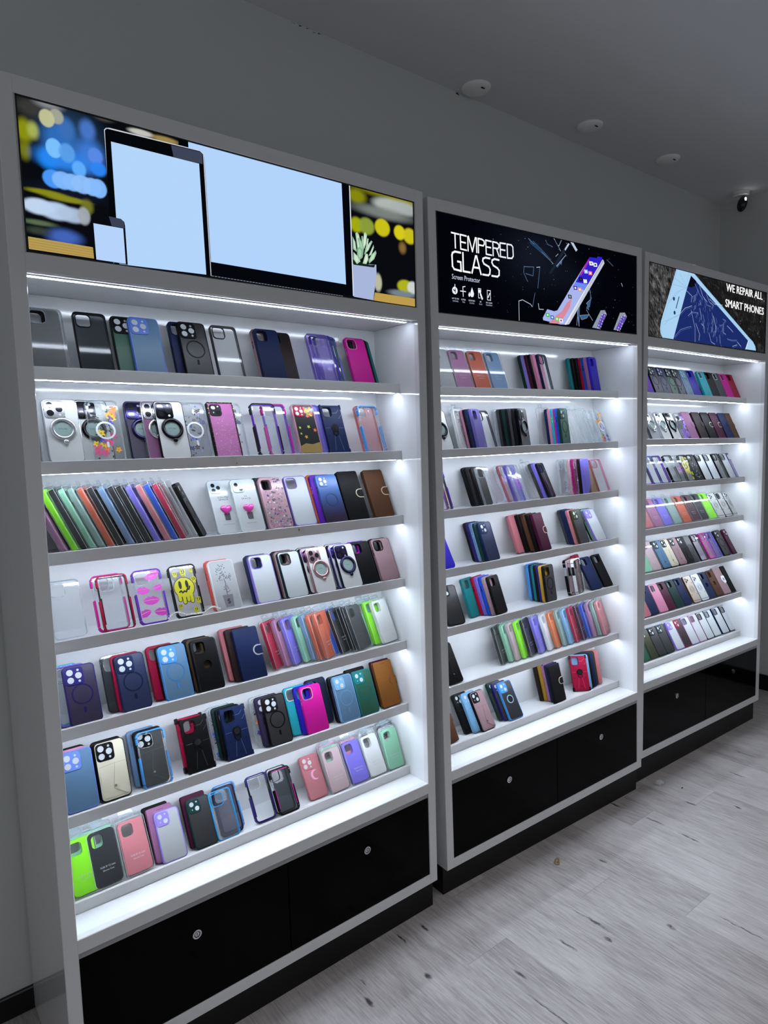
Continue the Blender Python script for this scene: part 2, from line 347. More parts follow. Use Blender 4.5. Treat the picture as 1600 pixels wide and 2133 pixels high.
BOK=[(1451, 23751, 930, 849, '24405f', 1.0), (1288, 22583, 1072, 212, '101626', 0.9), (666, 24222, 409, 255, '3a3a38', 0.9), (504, 23713, 209, 305, '8f9412', 0.7), (681, 23759, 146, 222, 'a9b45a', 0.8), (491, 23310, 145, 256, '767a10', 0.8), (1212, 23691, 448, 578, '2f6fc0', 0.8), (967, 23237, 269, 278, '0f8cff', 0.8), (1815, 24052, 214, 285, '4a78c8', 0.7), (1364, 23953, 224, 299, '3c6fb5', 0.7), (1831, 23493, 397, 467, '3f7ddb', 0.8), (1284, 23277, 738, 299, '2d86f0', 0.9), (1031, 24408, 371, 155, '8b8d92', 0.9), (2196, 24470, 294, 144, '5c5852', 0.9), (1179, 24178, 161, 174, 'a5a894', 0.25), (977, 24089, 166, 198, 'c3c596', 0.12), (1082, 23487, 178, 217, '7ec4ff', 0.1), (1346, 23448, 190, 229, '5aa0e8', 0.3), (1582, 23154, 167, 196, '63b0ff', 0.3), (1956, 23523, 181, 198, '5a8ae6', 0.25), (2009, 23251, 200, 182, '2f86f5', 0.4), (1020, 22821, 228, 206, '4c9cff', 0.12), (1220, 22830, 241, 203, '84bbff', 0.15), (1423, 22830, 227, 199, '86bcff', 0.15), (1630, 22830, 248, 211, '90c0fb', 0.12), (1839, 22821, 216, 208, '8ec0ff', 0.12), (1980, 22815, 192, 218, '86bcff', 0.1), (867, 22496, 507, 69, '8a8c18', 0.6), (1278, 22441, 579, 79, '8a8c20', 0.6), (1702, 22348, 161, 198, '73762a', 0.7), (681, 22168, 365, 190, 'c8dcf8', 0.35), (1039, 22134, 411, 212, 'bcd2f0', 0.35), (1375, 22109, 351, 187, 'aec2dc', 0.4), (1618, 22137, 151, 217, 'a2a8b0', 0.3), (657, 21821, 433, 69, '5d7052', 0.8), (1170, 21598, 452, 214, '4468c0', 0.8), (645, 21647, 332, 104, '38423a', 0.9), (3045, 24317, 350, 83, 'c8c8c0', 0.5), (3636, 24301, 404, 85, 'a08a50', 0.6), (10328, 24514, 1532, 255, '8c8a14', 0.8), (9390, 24155, 432, 249, '8a8c10', 0.7), (11184, 24345, 727, 262, '9a9428', 0.7), (10653, 24112, 766, 259, 'b4bcb8', 0.5), (11236, 24138, 668, 241, 'a8b0b0', 0.5), (10417, 23854, 1421, 215, '7c8480', 0.8), (9357, 23324, 269, 250, 'a8b010', 0.4), (9734, 23349, 331, 274, '8ea03c', 0.3), (10345, 23415, 315, 280, 'd0c818', 0.2), (11034, 23383, 250, 241, 'ddd01e', 0.25), (11449, 23344, 305, 266, 'd0c420', 0.3), (11137, 22941, 180, 220, '8a6a38', 0.8), (10116, 21753, 170, 302, 'c0c0a8', 0.4), (11217, 21761, 365, 224, 'b8b820', 0.3), (11519, 21753, 247, 225, 'd0d8d8', 0.3), (11090, 21523, 670, 133, '7a8890', 0.6)]
STROKE=[[(1011, 23820), (1347, 23812)], [(1172, 23810), (1177, 23342)], [(1689, 23804), (1413, 23814), (1422, 23343), (1684, 23334)], [(1420, 23579), (1648, 23572)], [(1762, 23325), (1762, 23786), (1790, 23809), (1965, 23329), (2117, 23805), (2163, 23804), (2170, 23323)], [(2255, 23327), (2250, 23805), (2439, 23800), (2531, 23759), (2546, 23665), (2490, 23592), (2259, 23593)], [(2884, 23793), (2613, 23799), (2629, 23330), (2893, 23325)], [(2623, 23578), (2853, 23577)], [(2972, 23322), (2962, 23796), (3170, 23789), (3260, 23739), (3267, 23657), (3212, 23592), (2973, 23588)], [(3140, 23583), (3265, 23335)], [(3603, 23816), (3322, 23805), (3338, 23336), (3607, 23338)], [(3328, 23583), (3572, 23583)], [(3681, 23814), (3904, 23814), (3978, 23754), (3994, 23437), (3917, 23352), (3698, 23332), (3681, 23814)], [(1402, 23218), (1151, 23221), (1040, 23167), (1011, 23085), (1024, 22727), (1097, 22641), (1414, 22615), (1402, 22907), (1260, 22913)], [(1513, 23229), (1514, 22619), (1828, 22615)], [(1918, 22610), (2109, 23195), (2155, 23201), (2350, 22610)], [(1982, 22810), (2268, 22812)], [(2795, 23205), (2583, 23207), (2465, 23160), (2446, 23076), (2506, 22986), (2739, 22917), (2802, 22826), (2778, 22675), (2706, 22618), (2436, 22617)], [(3249, 23206), (3033, 23215), (2912, 23159), (2897, 23075), (2966, 22985), (3168, 22918), (3251, 22845), (3246, 22687), (3160, 22623), (2884, 22621)]]
PIC2={'scr': [(978, 22368), (2277, 22367), (994, 22488)], 'phone_l': [(8384, 23959), (8853, 23981), (8906, 24051), (9172, 24053), (9198, 23977), (6817, 21215), (6526, 21203), (5541, 21289), (5520, 21377), (5781, 21713), (6178, 21671), (6368, 21717), (6834, 22247), (7233, 22716), (7585, 23094), (8098, 23651)], 'phone_red': [(6928, 22041), (7226, 22253), (7122, 21903), (6625, 21340), (6431, 21218), (5864, 21207), (6245, 21494), (6631, 21708)], 'phone_blue': [(8384, 23959), (8853, 23981), (8906, 24051), (9172, 24053), (9198, 23977), (8268, 22887), (7483, 22897), (7789, 23272), (8098, 23651)], 'phone_pink': [(8279, 23845), (8382, 23843), (7838, 23184), (7687, 23167)], 'phone_blue2': [(7483, 22897), (8268, 22887), (8035, 22643), (7281, 22691)], 'edge1': [(9278, 23955), (9331, 23833), (7062, 21248), (6915, 21222), (6866, 21218)], 'edge2': [(9198, 23961), (9251, 23958), (6866, 21209), (6778, 21212)], 'mini1': [(9047, 21940), (9317, 21969), (9452, 21811), (8961, 21196), (8484, 21215)], 'mini1b': [(9127, 21817), (9424, 21809), (9014, 21226), (8801, 21276)], 'mini2': [(10341, 21948), (10682, 21982), (10826, 21820), (10338, 21216), (9888, 21219)], 'mini2b': [(10453, 21824), (10808, 21818), (10338, 21223), (10056, 21264)], 'glassbar': [(6717, 23936), (7110, 24353), (7232, 24324), (6086, 23032), (5994, 23097)], 'glassbar2': [(6912, 24083), (7135, 24341), (7217, 24313), (6960, 24029)], 'shard1': [(7234, 24431), (7406, 24440), (7700, 24158), (7599, 24083)]}
ICON=[[(8335, 23790), (8563, 23802), (8593, 23661), (8365, 23640), 'ffffff'], [(8594, 23768), (8825, 23781), (8855, 23639), (8624, 23617), 'f4f4ff'], [(7998, 23436), (8223, 23447), (8253, 23306), (8027, 23287), '9ad0ff'], [(8269, 23406), (8497, 23416), (8527, 23274), (8298, 23255), 'ff7a90'], [(7666, 23103), (7888, 23112), (7916, 22972), (7694, 22954), '101018'], [(7943, 23056), (8168, 23065), (8197, 22923), (7972, 22906), 'd8f0ff'], [(7327, 22735), (7546, 22743), (7574, 22603), (7354, 22587), '5a2aa8'], [(7595, 22701), (7817, 22708), (7845, 22567), (7623, 22552), 'e8a060'], [(6987, 22369), (7203, 22374), (7230, 22235), (7014, 22221), '303840'], [(5667, 21569), (5871, 21570), (5896, 21433), (5691, 21423), '2fae4a'], [(5930, 21499), (6137, 21501), (6162, 21363), (5955, 21353), '1a6fd8'], [(6202, 21460), (6411, 21461), (6437, 21323), (6228, 21313), '6fcf5a'], [(6439, 21417), (6651, 21418), (6677, 21279), (6465, 21269), 'f4f4f8']]
SHARD=[[(4599, 23167), (4572, 22933), (4784, 22638)], [(4599, 23153), (5130, 23202), (5078, 22874), (4681, 22917)], [(5468, 23242), (5338, 22461)], [(5468, 23242), (5287, 23206)], [(4290, 21195), (4286, 21891), (4482, 21953), (4920, 21832), (5007, 21751)], [(5176, 22268), (5030, 21753)], [(5349, 21899), (5390, 21695), (5642, 21701)], [(4864, 24182), (6234, 23454)], [(5106, 24130), (5550, 23900), (6096, 23586)], [(5809, 24259), (5921, 24127), (6199, 24076)], [(6298, 24388), (6670, 23990)], [(6725, 24419), (6578, 24158), (6483, 24175)], [(6525, 23851), (6381, 23742)], [(6910, 23931), (7029, 23841)], [(9576, 24024), (10013, 23819)], [(10572, 23195), (10657, 23071)], [(8448, 22716), (8549, 22376), (8234, 22157), (8441, 22049)], [(7818, 21649), (8385, 21726), (8228, 21586), (7918, 21499), (7818, 21649)], [(7721, 21986), (7611, 21256)], [(8232, 21904), (8619, 21520)], [(7774, 22116), (7667, 21731), (7762, 21235)], [(6422, 23387), (6957, 23846)], [(6662, 23506), (6736, 23606)], [(8338, 22167), (8232, 21967), (8387, 21917)]]
PIC3={'body': [(2589, 24412), (4101, 24428), (9732, 21878), (10213, 21676), (10486, 21455), (10559, 21238), (2428, 21193), (1496, 21188), (1333, 21397), (1297, 21600), (1381, 21950)], 'screen': [(3866, 24272), (9658, 21693), (9390, 21215), (2415, 21192), (3546, 23683)], 'dark': [(3866, 24272), (4358, 24070), (4227, 23839), (3954, 23734), (3598, 23725)], 'tip': [(9658, 21693), (9741, 21719), (9473, 21229), (9372, 21222)], 'speaker': [(2793, 23171), (2859, 23186), (2613, 22610), (2548, 22603)], 'cam': [(2385, 23027)], 'sens': [(2463, 22402)], 't1': [(7208, 23987), (7291, 24355), (11121, 23999)], 't2': [(7153, 23206), (7137, 23544), (11301, 23249)]}
CRACK=[[(3414, 23561), (3968, 23343), (3910, 23051)], [(4223, 23946), (4661, 23497), (4953, 23313)], [(4646, 23892), (4947, 23458), (5390, 23217)], [(5302, 23573), (5608, 23241), (5981, 23135), (5841, 22935)], [(5096, 23330), (5396, 23071), (5763, 23037)], [(5601, 23388), (6127, 23188), (6882, 23233)], [(3923, 22696), (4000, 22489), (4301, 21869), (4325, 21218)], [(3996, 22596), (4554, 22617), (4352, 22380)], [(4363, 22092), (4735, 21616), (4675, 21319)], [(3660, 22383), (3996, 22596)], [(2491, 21286), (3008, 21682), (3610, 21843), (3951, 21910)], [(2918, 22379), (3376, 22709), (3985, 22881)], [(4857, 22138), (5149, 22018), (5161, 21725)], [(5849, 22750), (6013, 22395), (5817, 21782)], [(6003, 22617), (6250, 22118), (6225, 21817)], [(5596, 21763), (5836, 21336), (6213, 21252)], [(6913, 22557), (7225, 22512), (6928, 22256), (6624, 22190)], [(7393, 22261), (7794, 22105), (7998, 22007)], [(6645, 21739), (6740, 21330)], [(7424, 21613), (7900, 21574), (8460, 21618)], [(7995, 21271), (8473, 21385)], [(7002, 22301), (7022, 21885), (7257, 21829)], [(4982, 22588), (5137, 22311), (5002, 22078)], [(4686, 22848), (4842, 22501), (4850, 22320)], [(4245, 23376), (4117, 23075)], [(4512, 23695), (4381, 23464), (3971, 23272)], [(8465, 21540), (8884, 21337)]]
CRACKB=[[(2352, 23673), (3547, 23648)], [(1866, 22720), (2622, 23360), (3546, 23683)], [(1990, 22837), (2884, 23426)], [(1697, 21946), (2205, 22098), (2918, 22379)], [(2857, 24259), (3547, 23648)], [(1638, 21768), (2013, 22045), (2788, 22296)], [(4207, 24372), (10128, 21670)], [(4348, 24319), (9699, 21716)], [(6126, 23225), (6889, 23083)], [(2473, 23965), (3410, 23701)], [(3656, 24403), (3473, 23815)], [(2655, 24404), (1568, 22036), (1390, 21608), (1495, 21239)]]
# ------------------------------------------------------------------ display cabinets
W, NI, SI = 1.2, .0334, .0369
TOPZ, ST, SB, OT, OB, DT, DB, BZ = 2.4808, 2.4425, 2.1146, 2.0741, .5163, .4794, .1845, .15
LT = [1.8822, 1.6593, 1.4397, 1.2216, 1.0008, .7757, .5476]
LIPY, LIPH, TRAY, BACKY = .0965, .031, .008, .2307
CAB = {1: (0, 0, 0, 0, 0), 2: (1.2644, .0141, -.0024, -.0122, -.0399), 3: (2.4945, 0, .0199, .0076, -.0329)}
def cabM(c):
    x, y, z, a, th = CAB[c]
    return Matrix.Translation((x, y, z)) @ Matrix.Rotation(th, 4, 'Z') @ Matrix.Rotation(a, 4, 'Y')
LAM = mat('white_laminate', 'd3d4d5', .10, coat=.3)
INN = mat('white_laminate_inner', 'dfe2e4', .12, coat=.3)
LEDM = mat('led_tape', 'e6f0ff', .4, emit=LED_STRENGTH)
LEDH = mat('led_tape_header', 'e6f0ff', .4, emit=HEAD_LED_STRENGTH)
ALU = mat('led_channel', 'c8ccd0', .3, .8)
DOORM = mat('black_gloss_door', '020203', .08, spec=.05)
PLM = mat('black_plinth', '07080b', .4, spec=.3)
GREYM = mat('grey_recess', 'a4a4a8', .35)
CHR = mat('chrome', 'd8dadd', .12, 1)
DARK = mat('keyhole_dark', '0a0a0a', .5)
def E_(h, s=1.0): return mat('lit_%s_%g' % (h, s), h, emit=s)
P = lambda l: [(a/10000, b/10000) for a, b in l]
def clip(pts):
    """keep a picture shape inside the sign opening"""
    x0, x1, z0, z1 = SI+.003, W-SI-.003, SB+.003, ST-.003
    def cl(ps, ins, cut):
        o = []
        for i in range(len(ps)):
            a, b = ps[i-1], ps[i]
            if ins(b):
                if not ins(a): o.append(cut(a, b))
                o.append(b)
            elif ins(a): o.append(cut(a, b))
        return o
    for ax, lim, sg in ((0, x0, 1), (0, x1, -1), (1, z0, 1), (1, z1, -1)):
        ins = lambda p, ax=ax, lim=lim, sg=sg: (p[ax]-lim)*sg >= 0
        def cut(a, b, ax=ax, lim=lim):
            t = (lim-a[ax])/(b[ax]-a[ax]); return (a[0]+(b[0]-a[0])*t, a[1]+(b[1]-a[1])*t)
        pts = cl(pts, ins, cut)
        if len(pts) < 3: return None
    return pts
SY = .0050
class Pic(MB):
    def __init__(s): super().__init__(); s.y = SY-.0003
    def shp(s, pts, h, st=1.0):
        q = clip(P(pts) if abs(pts[0][0]) > 20 or abs(pts[0][1]) > 20 else pts)
        if q: s.poly(q, s.y, s.y, E_(h, st)); s.y -= .00006
    def ln(s, pts, wd, h, st=1.0):
        pts = P(pts) if abs(pts[0][1]) > 20 else pts
        x0, x1, z0, z1 = SI+.004, W-SI-.004, SB+.004, ST-.004
        pts = [(min(max(a, x0), x1), min(max(c, z0), z1)) for a, c in pts]
        s.line(pts, wd, s.y, E_(h, st)); s.y -= .00001

def painted_panel(name, fn, step):
    """lit picture background: a fine grid with a colour per vertex"""
    x0, x1, z0, z1 = SI+.003, W-SI-.003, SB+.003, ST-.003
    nx = int((x1-x0)/step); nz = int((z1-z0)/step)
    vs = []; cols = []
    for j in range(nz+1):
        for i in range(nx+1):
            x = x0+(x1-x0)*i/nx; z = z0+(z1-z0)*j/nz; vs.append((x, SY, z)); cols += [*fn(x, z), 1.0]
    fs = [(j*(nx+1)+i, j*(nx+1)+i+1, (j+1)*(nx+1)+i+1, (j+1)*(nx+1)+i) for j in range(nz) for i in range(nx)]
    me = bpy.data.meshes.new(name); me.from_pydata(vs, [], fs)
    at = me.color_attributes.new('picture', 'FLOAT_COLOR', 'POINT'); at.data.foreach_set('color', cols)
    m = bpy.data.materials.new(name); m.use_nodes = True; N, Lk = nodes(m); bs = N['Principled BSDF']
    bs.inputs['Base Color'].default_value = (0, 0, 0, 1); bs.inputs['Roughness'].default_value = .3; bs.inputs['Specular IOR Level'].default_value = 0
    ca = N.new('ShaderNodeVertexColor'); ca.layer_name = 'picture'
    Lk.new(ca.outputs['Color'], bs.inputs['Emission Color']); bs.inputs['Emission Strength'].default_value = 1
    me.materials.append(m)
    return me
def sign_left():
    bl = [(a/10000, c/10000, rx/10000, rz/10000, lin(h), s) for a, c, rx, rz, h, s in BOK]
    base = lin('090b10')
    def fn(x, z):
        r, g, bb = base
        for cx, cz, rx, rz, c, s in bl:
            dx = (x-cx)/rx; dz = (z-cz)/rz; d = dx*dx+dz*dz
            if d < 1.6:
                d = math.sqrt(d); a = min(1, max(0, (1+s*.2-d)/(s*1.0+.05))); a = a*a*(3-2*a)*.92
                r += (c[0]-r)*a; g += (c[1]-g)*a; bb += (c[2]-bb)*a
        return r, g, bb
    p = Pic(); S = PIC1
    p.shp(S['table_left'], 'b59a55'); p.shp(S['table_right'], 'bd9c4e')
    x0, z0 = S['table_left'][0]
    for k in range(4): p.ln([(S['table_left'][0][0], S['table_left'][0][1]-50-k*55), (S['table_left'][1][0], S['table_left'][1][1]-60-k*55)], .0012, 'a38645')
    p.shp(S['lap_body'], '05070c'); p.shp(S['lap_screen'], 'b2d3fb'); p.shp(S['lap_edge'], 'd8dff0')
    p.shp(S['laptop_lid'], '05060a'); p.shp(S['keys'], '14161d')
    ks = S['keys']; (ax, az), (bx, bz) = P(ks)[0], P(ks)[2]
    for k in range(46):
        t = k/45; p.ln([(ax+(bx-ax)*t+.001, az+(bz-az)*t-.0025), (ax+(bx-ax)*(t+.014)+.001, az+(bz-az)*t-.0025)], .0012, '8f98ac')
    p.shp(S['tablet_edge'], 'c8ccd6'); p.shp(S['tablet_body'], '06070b'); p.shp(S['tablet_sheen'], '3e4458'); p.shp(S['tablet_screen'], 'b4d5fa')
    p.shp(S['phone_body'], '0a0b10'); p.shp(S['phone_sheen'], '3c4256'); p.shp(S['phone_screen'], 'b6d3fb')
    p.shp(S['pot'], 'a8b6dc'); p.shp(S['soil'], '18241e')
    for i, l in enumerate(LEAF):
        p.shp(l, ['9cc3a4', 'acd0b0', '86b090', 'b6d6b8'][i % 4])
        c = (sum(q[0] for q in l)/len(l), sum(q[1] for q in l)/len(l))
        p.shp([(c[0]+(q[0]-c[0])*.55, c[1]+(q[1]-c[1])*.7) for q in l], ['c4e0c4', 'd0e8ce', 'a8cdb0', 'd8eed4'][i % 4])
    return painted_panel('shop_picture', fn, .0022), [('device_picture', p.mesh('device_picture'))]
def sign_middle():
    b0 = lin('03040a'); b1 = lin('141824')
    def fn(x, z):
        t = math.exp(-((x-.52)**2/.03+(z-2.36)**2/.012))+.35*math.exp(-((x-.75)**2/.02+(z-2.3)**2/.003)); t = min(1, t)
        return tuple(b0[i]+(b1[i]-b0[i])*t for i in range(3))
    p = Pic(); S = PIC2; random.seed(11)
    p.shp(S['glassbar'], '1a2433'); p.shp(S['glassbar2'], 'b8c4d8'); p.shp(S['shard1'], 'b9c8e0')
    for l in SHARD: p.ln(l, .0022, random.choice(['9fb2cc', 'c8d4e6', '6f86a6', '54708f']))
    for l in SHARD[7:11]: p.shp(l+[(l[0][0]+90, l[0][1]-160)], '24405f')
    for l in SHARD[16:]:
        p.shp(l+[(l[0][0]+40, l[0][1]-60)], '3c5f86')
    for _ in range(90):
        x = random.uniform(.3, 1.14); z = random.uniform(2.13, 2.43); r = random.uniform(.0007, .002)
        p.shp([(x-r, z), (x, z-r), (x+r, z), (x, z+r)], random.choice(['5a6578', '39424f', '8a93a4']))
    p.shp(S['phone_l'], 'a9b6ee'); p.shp(S['phone_red'], 'd88a9c'); p.shp(S['phone_blue2'], '6d8cf0'); p.shp(S['phone_blue'], '2f22c8'); p.shp(S['phone_pink'], 'b02ab8')
    p.shp(S['edge1'], 'c4cad8'); p.shp(S['edge2'], 'e8ecf4')
    for ic in ICON:
        h = ic[-1]; q = ic[:4]; p.shp(list(q), h)
        c = (sum(v[0] for v in q)/4, sum(v[1] for v in q)/4); p.shp([(c[0]+(v[0]-c[0])*.45, c[1]+(v[1]-c[1])*.45) for v in q], {'ffffff': '7a9a50', 'f4f4ff': '202020', '101018': '404050', '303840': 'a0a8b0', 'f4f4f8': '4060a0'}.get(h, 'f4f6ff'))
    for a, c in (('mini1', 'mini1b'), ('mini2', 'mini2b')):
        p.shp(S[a], '8e98ac'); p.shp(S[c], '5a48b8')
        cx = sum(v[0] for v in S[c])/4; cz = sum(v[1] for v in S[c])/4
        for i in range(-3, 4):
            for j in (-1, 1):
                X = cx+i*55+j*70; Z = cz+i*110-j*20; p.shp([(X-22, Z-28), (X+22, Z-28), (X+22, Z+28), (X-22, Z+28)], ['f0c8d0', 'e8eefc', 'd06a90', '9ad0e8'][(i+j) % 4])
    tx = Pic(); tx.y = SY-.004
    for i, l in enumerate(STROKE): tx.ln(l, .0052 if i < len(STROKE)-6 else .0064, ['ffffff', 'f4f6ff', 'e4e8f8', 'ccd4ee'][min(3, int((l[0][0]/10000-.09)*7))])
    put_text(tx, 'Screen Protector', .0985, 2.2315, .0165, SY-.004, E_('cfd6f0'), width=.131)
    # five small icons with captions
    wm = 'f0f4fc'
    def R(cx, cz, rx, rz, h): tx.shp([(cx+rx*cos(2*pi*k/18), cz+rz*sin(2*pi*k/18)) for k in range(18)], h)
    R(.110, 2.194, .0125, .0125, wm); tx.ln([(.110, 2.206), (.111, 2.214)], .003, wm); tx.ln([(.104, 2.196), (.112, 2.192)], .004, '18202c'); tx.ln([(.112, 2.200), (.112, 2.187)], .003, '18202c')
    tx.ln([(.135, 2.195), (.160, 2.195)], .003, wm); tx.ln([(.158, 2.212), (.147, 2.210), (.148, 2.178)], .0028, wm)
    tx.shp([(.190, 2.213), (.199, 2.192), (.196, 2.182), (.188, 2.179), (.181, 2.184), (.181, 2.192)], wm); tx.shp([(.177, 2.196), (.181, 2.186), (.178, 2.179), (.173, 2.181), (.172, 2.187)], wm)
    tx.ln([(.220, 2.212), (.232, 2.212), (.232, 2.200)], .0022, wm); tx.ln([(.220, 2.212), (.220, 2.180), (.228, 2.180)], .0022, wm); R(.226, 2.203, .006, .006, wm); tx.shp([(.226, 2.204), (.233, 2.196), (.242, 2.178), (.236, 2.174), (.228, 2.190)], wm)
    tx.ln([(.263, 2.210), (.279, 2.210), (.279, 2.177), (.263, 2.177), (.263, 2.210)], .0022, wm); tx.ln([(.275, 2.200), (.267, 2.186)], .004, wm)
    for cx, a, c in ((.112, 'UP TO 9H', 'HARDNESS'), (.149, 'ULTRA', 'THIN'), (.188, 'OLEOPHOBIC', 'COATING'), (.230, '3D', 'TOUCH'), (.272, 'HD CLEAR', 'TRANSPARENCY')):
        put_text(tx, a, cx, 2.165, .0052, SY-.004, E_('dfe4f4'), width=min(.031, .0042*len(a)), align='c')
        put_text(tx, c, cx, 2.157, .0045, SY-.004, E_('b8c0d8'), width=min(.033, .0032*len(c)), align='c')
    return painted_panel('glass_picture', fn, .006), [('phone_picture', p.mesh('phone_picture')), ('lettering', tx.mesh('lettering'))]
def sign_right():
    random.seed(21); g = {}
    def nz(x, z, s):
        x *= s; z *= s; i, j = math.floor(x), math.floor(z); fx, fz = x-i, z-j
        def h(a, b_):
            k = (a, b_, s)
            if k not in g: g[k] = random.random()
            return g[k]
        fx = fx*fx*(3-2*fx); fz = fz*fz*(3-2*fz)
        return (h(i, j)*(1-fx)+h(i+1, j)*fx)*(1-fz)+(h(i, j+1)*(1-fx)+h(i+1, j+1)*fx)*fz
    def fn(x, z):
        v = nz(x+z*.35, z-x*.2, 30)*.3+nz(x+z*.6, (z-x*.5)*.35, 190)*.45+nz(x, z, 420)*.25
        s = max(0, min(1, (.50-x)/.42)); v = max(0, min(1, (v-.22)/.55))
        v = (.006+.012*(1-s)*v+.16*s*v*v) + .10*max(0, v-.72)
        return v, v*.98, v*1.0
    p = Pic(); S = PIC3
    for _ in range(70):
        x = random.uniform(.05, 1.14); z = random.uniform(2.13, 2.43); a = random.uniform(-1.2, .2); l = random.uniform(.02, .07)
        p.ln([(x, z), (x+l*cos(a)*.5, z+l*sin(a)*.5+.004), (x+l*cos(a), z+l*sin(a))], .0012, random.choice(['15151a', '0a0a0c', '40403f', '55534f']))
    for _ in range(26):
        x = random.uniform(.62, 1.14); z = random.uniform(2.13, 2.42); r = random.uniform(.0012, .004)
        p.shp([(x-r*.5, z), (x, z-r*1.3), (x+r*.6, z), (x, z+r)], random.choice(['c8ccd4', '9a9ca0', 'e8ecf2']))
    p.shp(S['body'], 'a9d2f2'); p.shp(S['screen'], '1c2c6a'); p.shp(S['dark'], '0b0d1c'); p.shp(S['tip'], 'd8e8f8')
    for l in CRACKB: p.ln(l, .0013, '7ba4cc')
    for i, l in enumerate(CRACK):
        p.ln(l, .0014, ['b8cdf0', '8fa9dc', 'dce8fb'][i % 3]); p.ln([(a+60, b_-50) for a, b_ in l], .0008, '6a84c4')
    for _ in range(70):
        t_ = random.random(); x = .40+t_*.30+random.uniform(-.05, .05); z = 2.40-t_*.20+random.uniform(-.09, .03)
        if z > 2.42-(x-.36)*.62+.0 or x < .30+(2.40-z)*-.0: continue
        a_ = random.uniform(-1.9, -1.1); l_ = random.uniform(.008, .03)
        p.ln([(x, z), (x+l_*.5*cos(a_+.4), z+l_*.5*sin(a_+.4)), (x+l_*cos(a_), z+l_*sin(a_))], .0009, random.choice(['c8d8f8', '8fa9dc', '6a84c4']))
    p.shp(S['speaker'], '16223c')
    for k in ('cam', 'sens'):
        cx, cz = S[k][0]; p.shp([(cx+90*cos(2*pi*i/14), cz+90*sin(2*pi*i/14)) for i in range(14)], '1c3c66')
    subs_ = [('broken_phone_picture', p.mesh('broken_phone_picture'))]; wm = E_('ffffff', 1.1)
    for k, st in (('t1', 'WE REPAIR ALL'), ('t2', 'SMART PHONES')):
        tx = Pic()
        (ax, az), (tx0, tz0), (bx, bz) = P(S[k])
        for dx in (-.0013, -.0006, 0, .0006, .0013):
            put_text(tx, st, ax+dx, az-.002, .0385, SY-.004-abs(dx)*.1, wm, width=(bx-ax))
        subs_.append(('lettering', tx.mesh('lettering')))
    return painted_panel('gravel_picture', fn, .0022), subs_

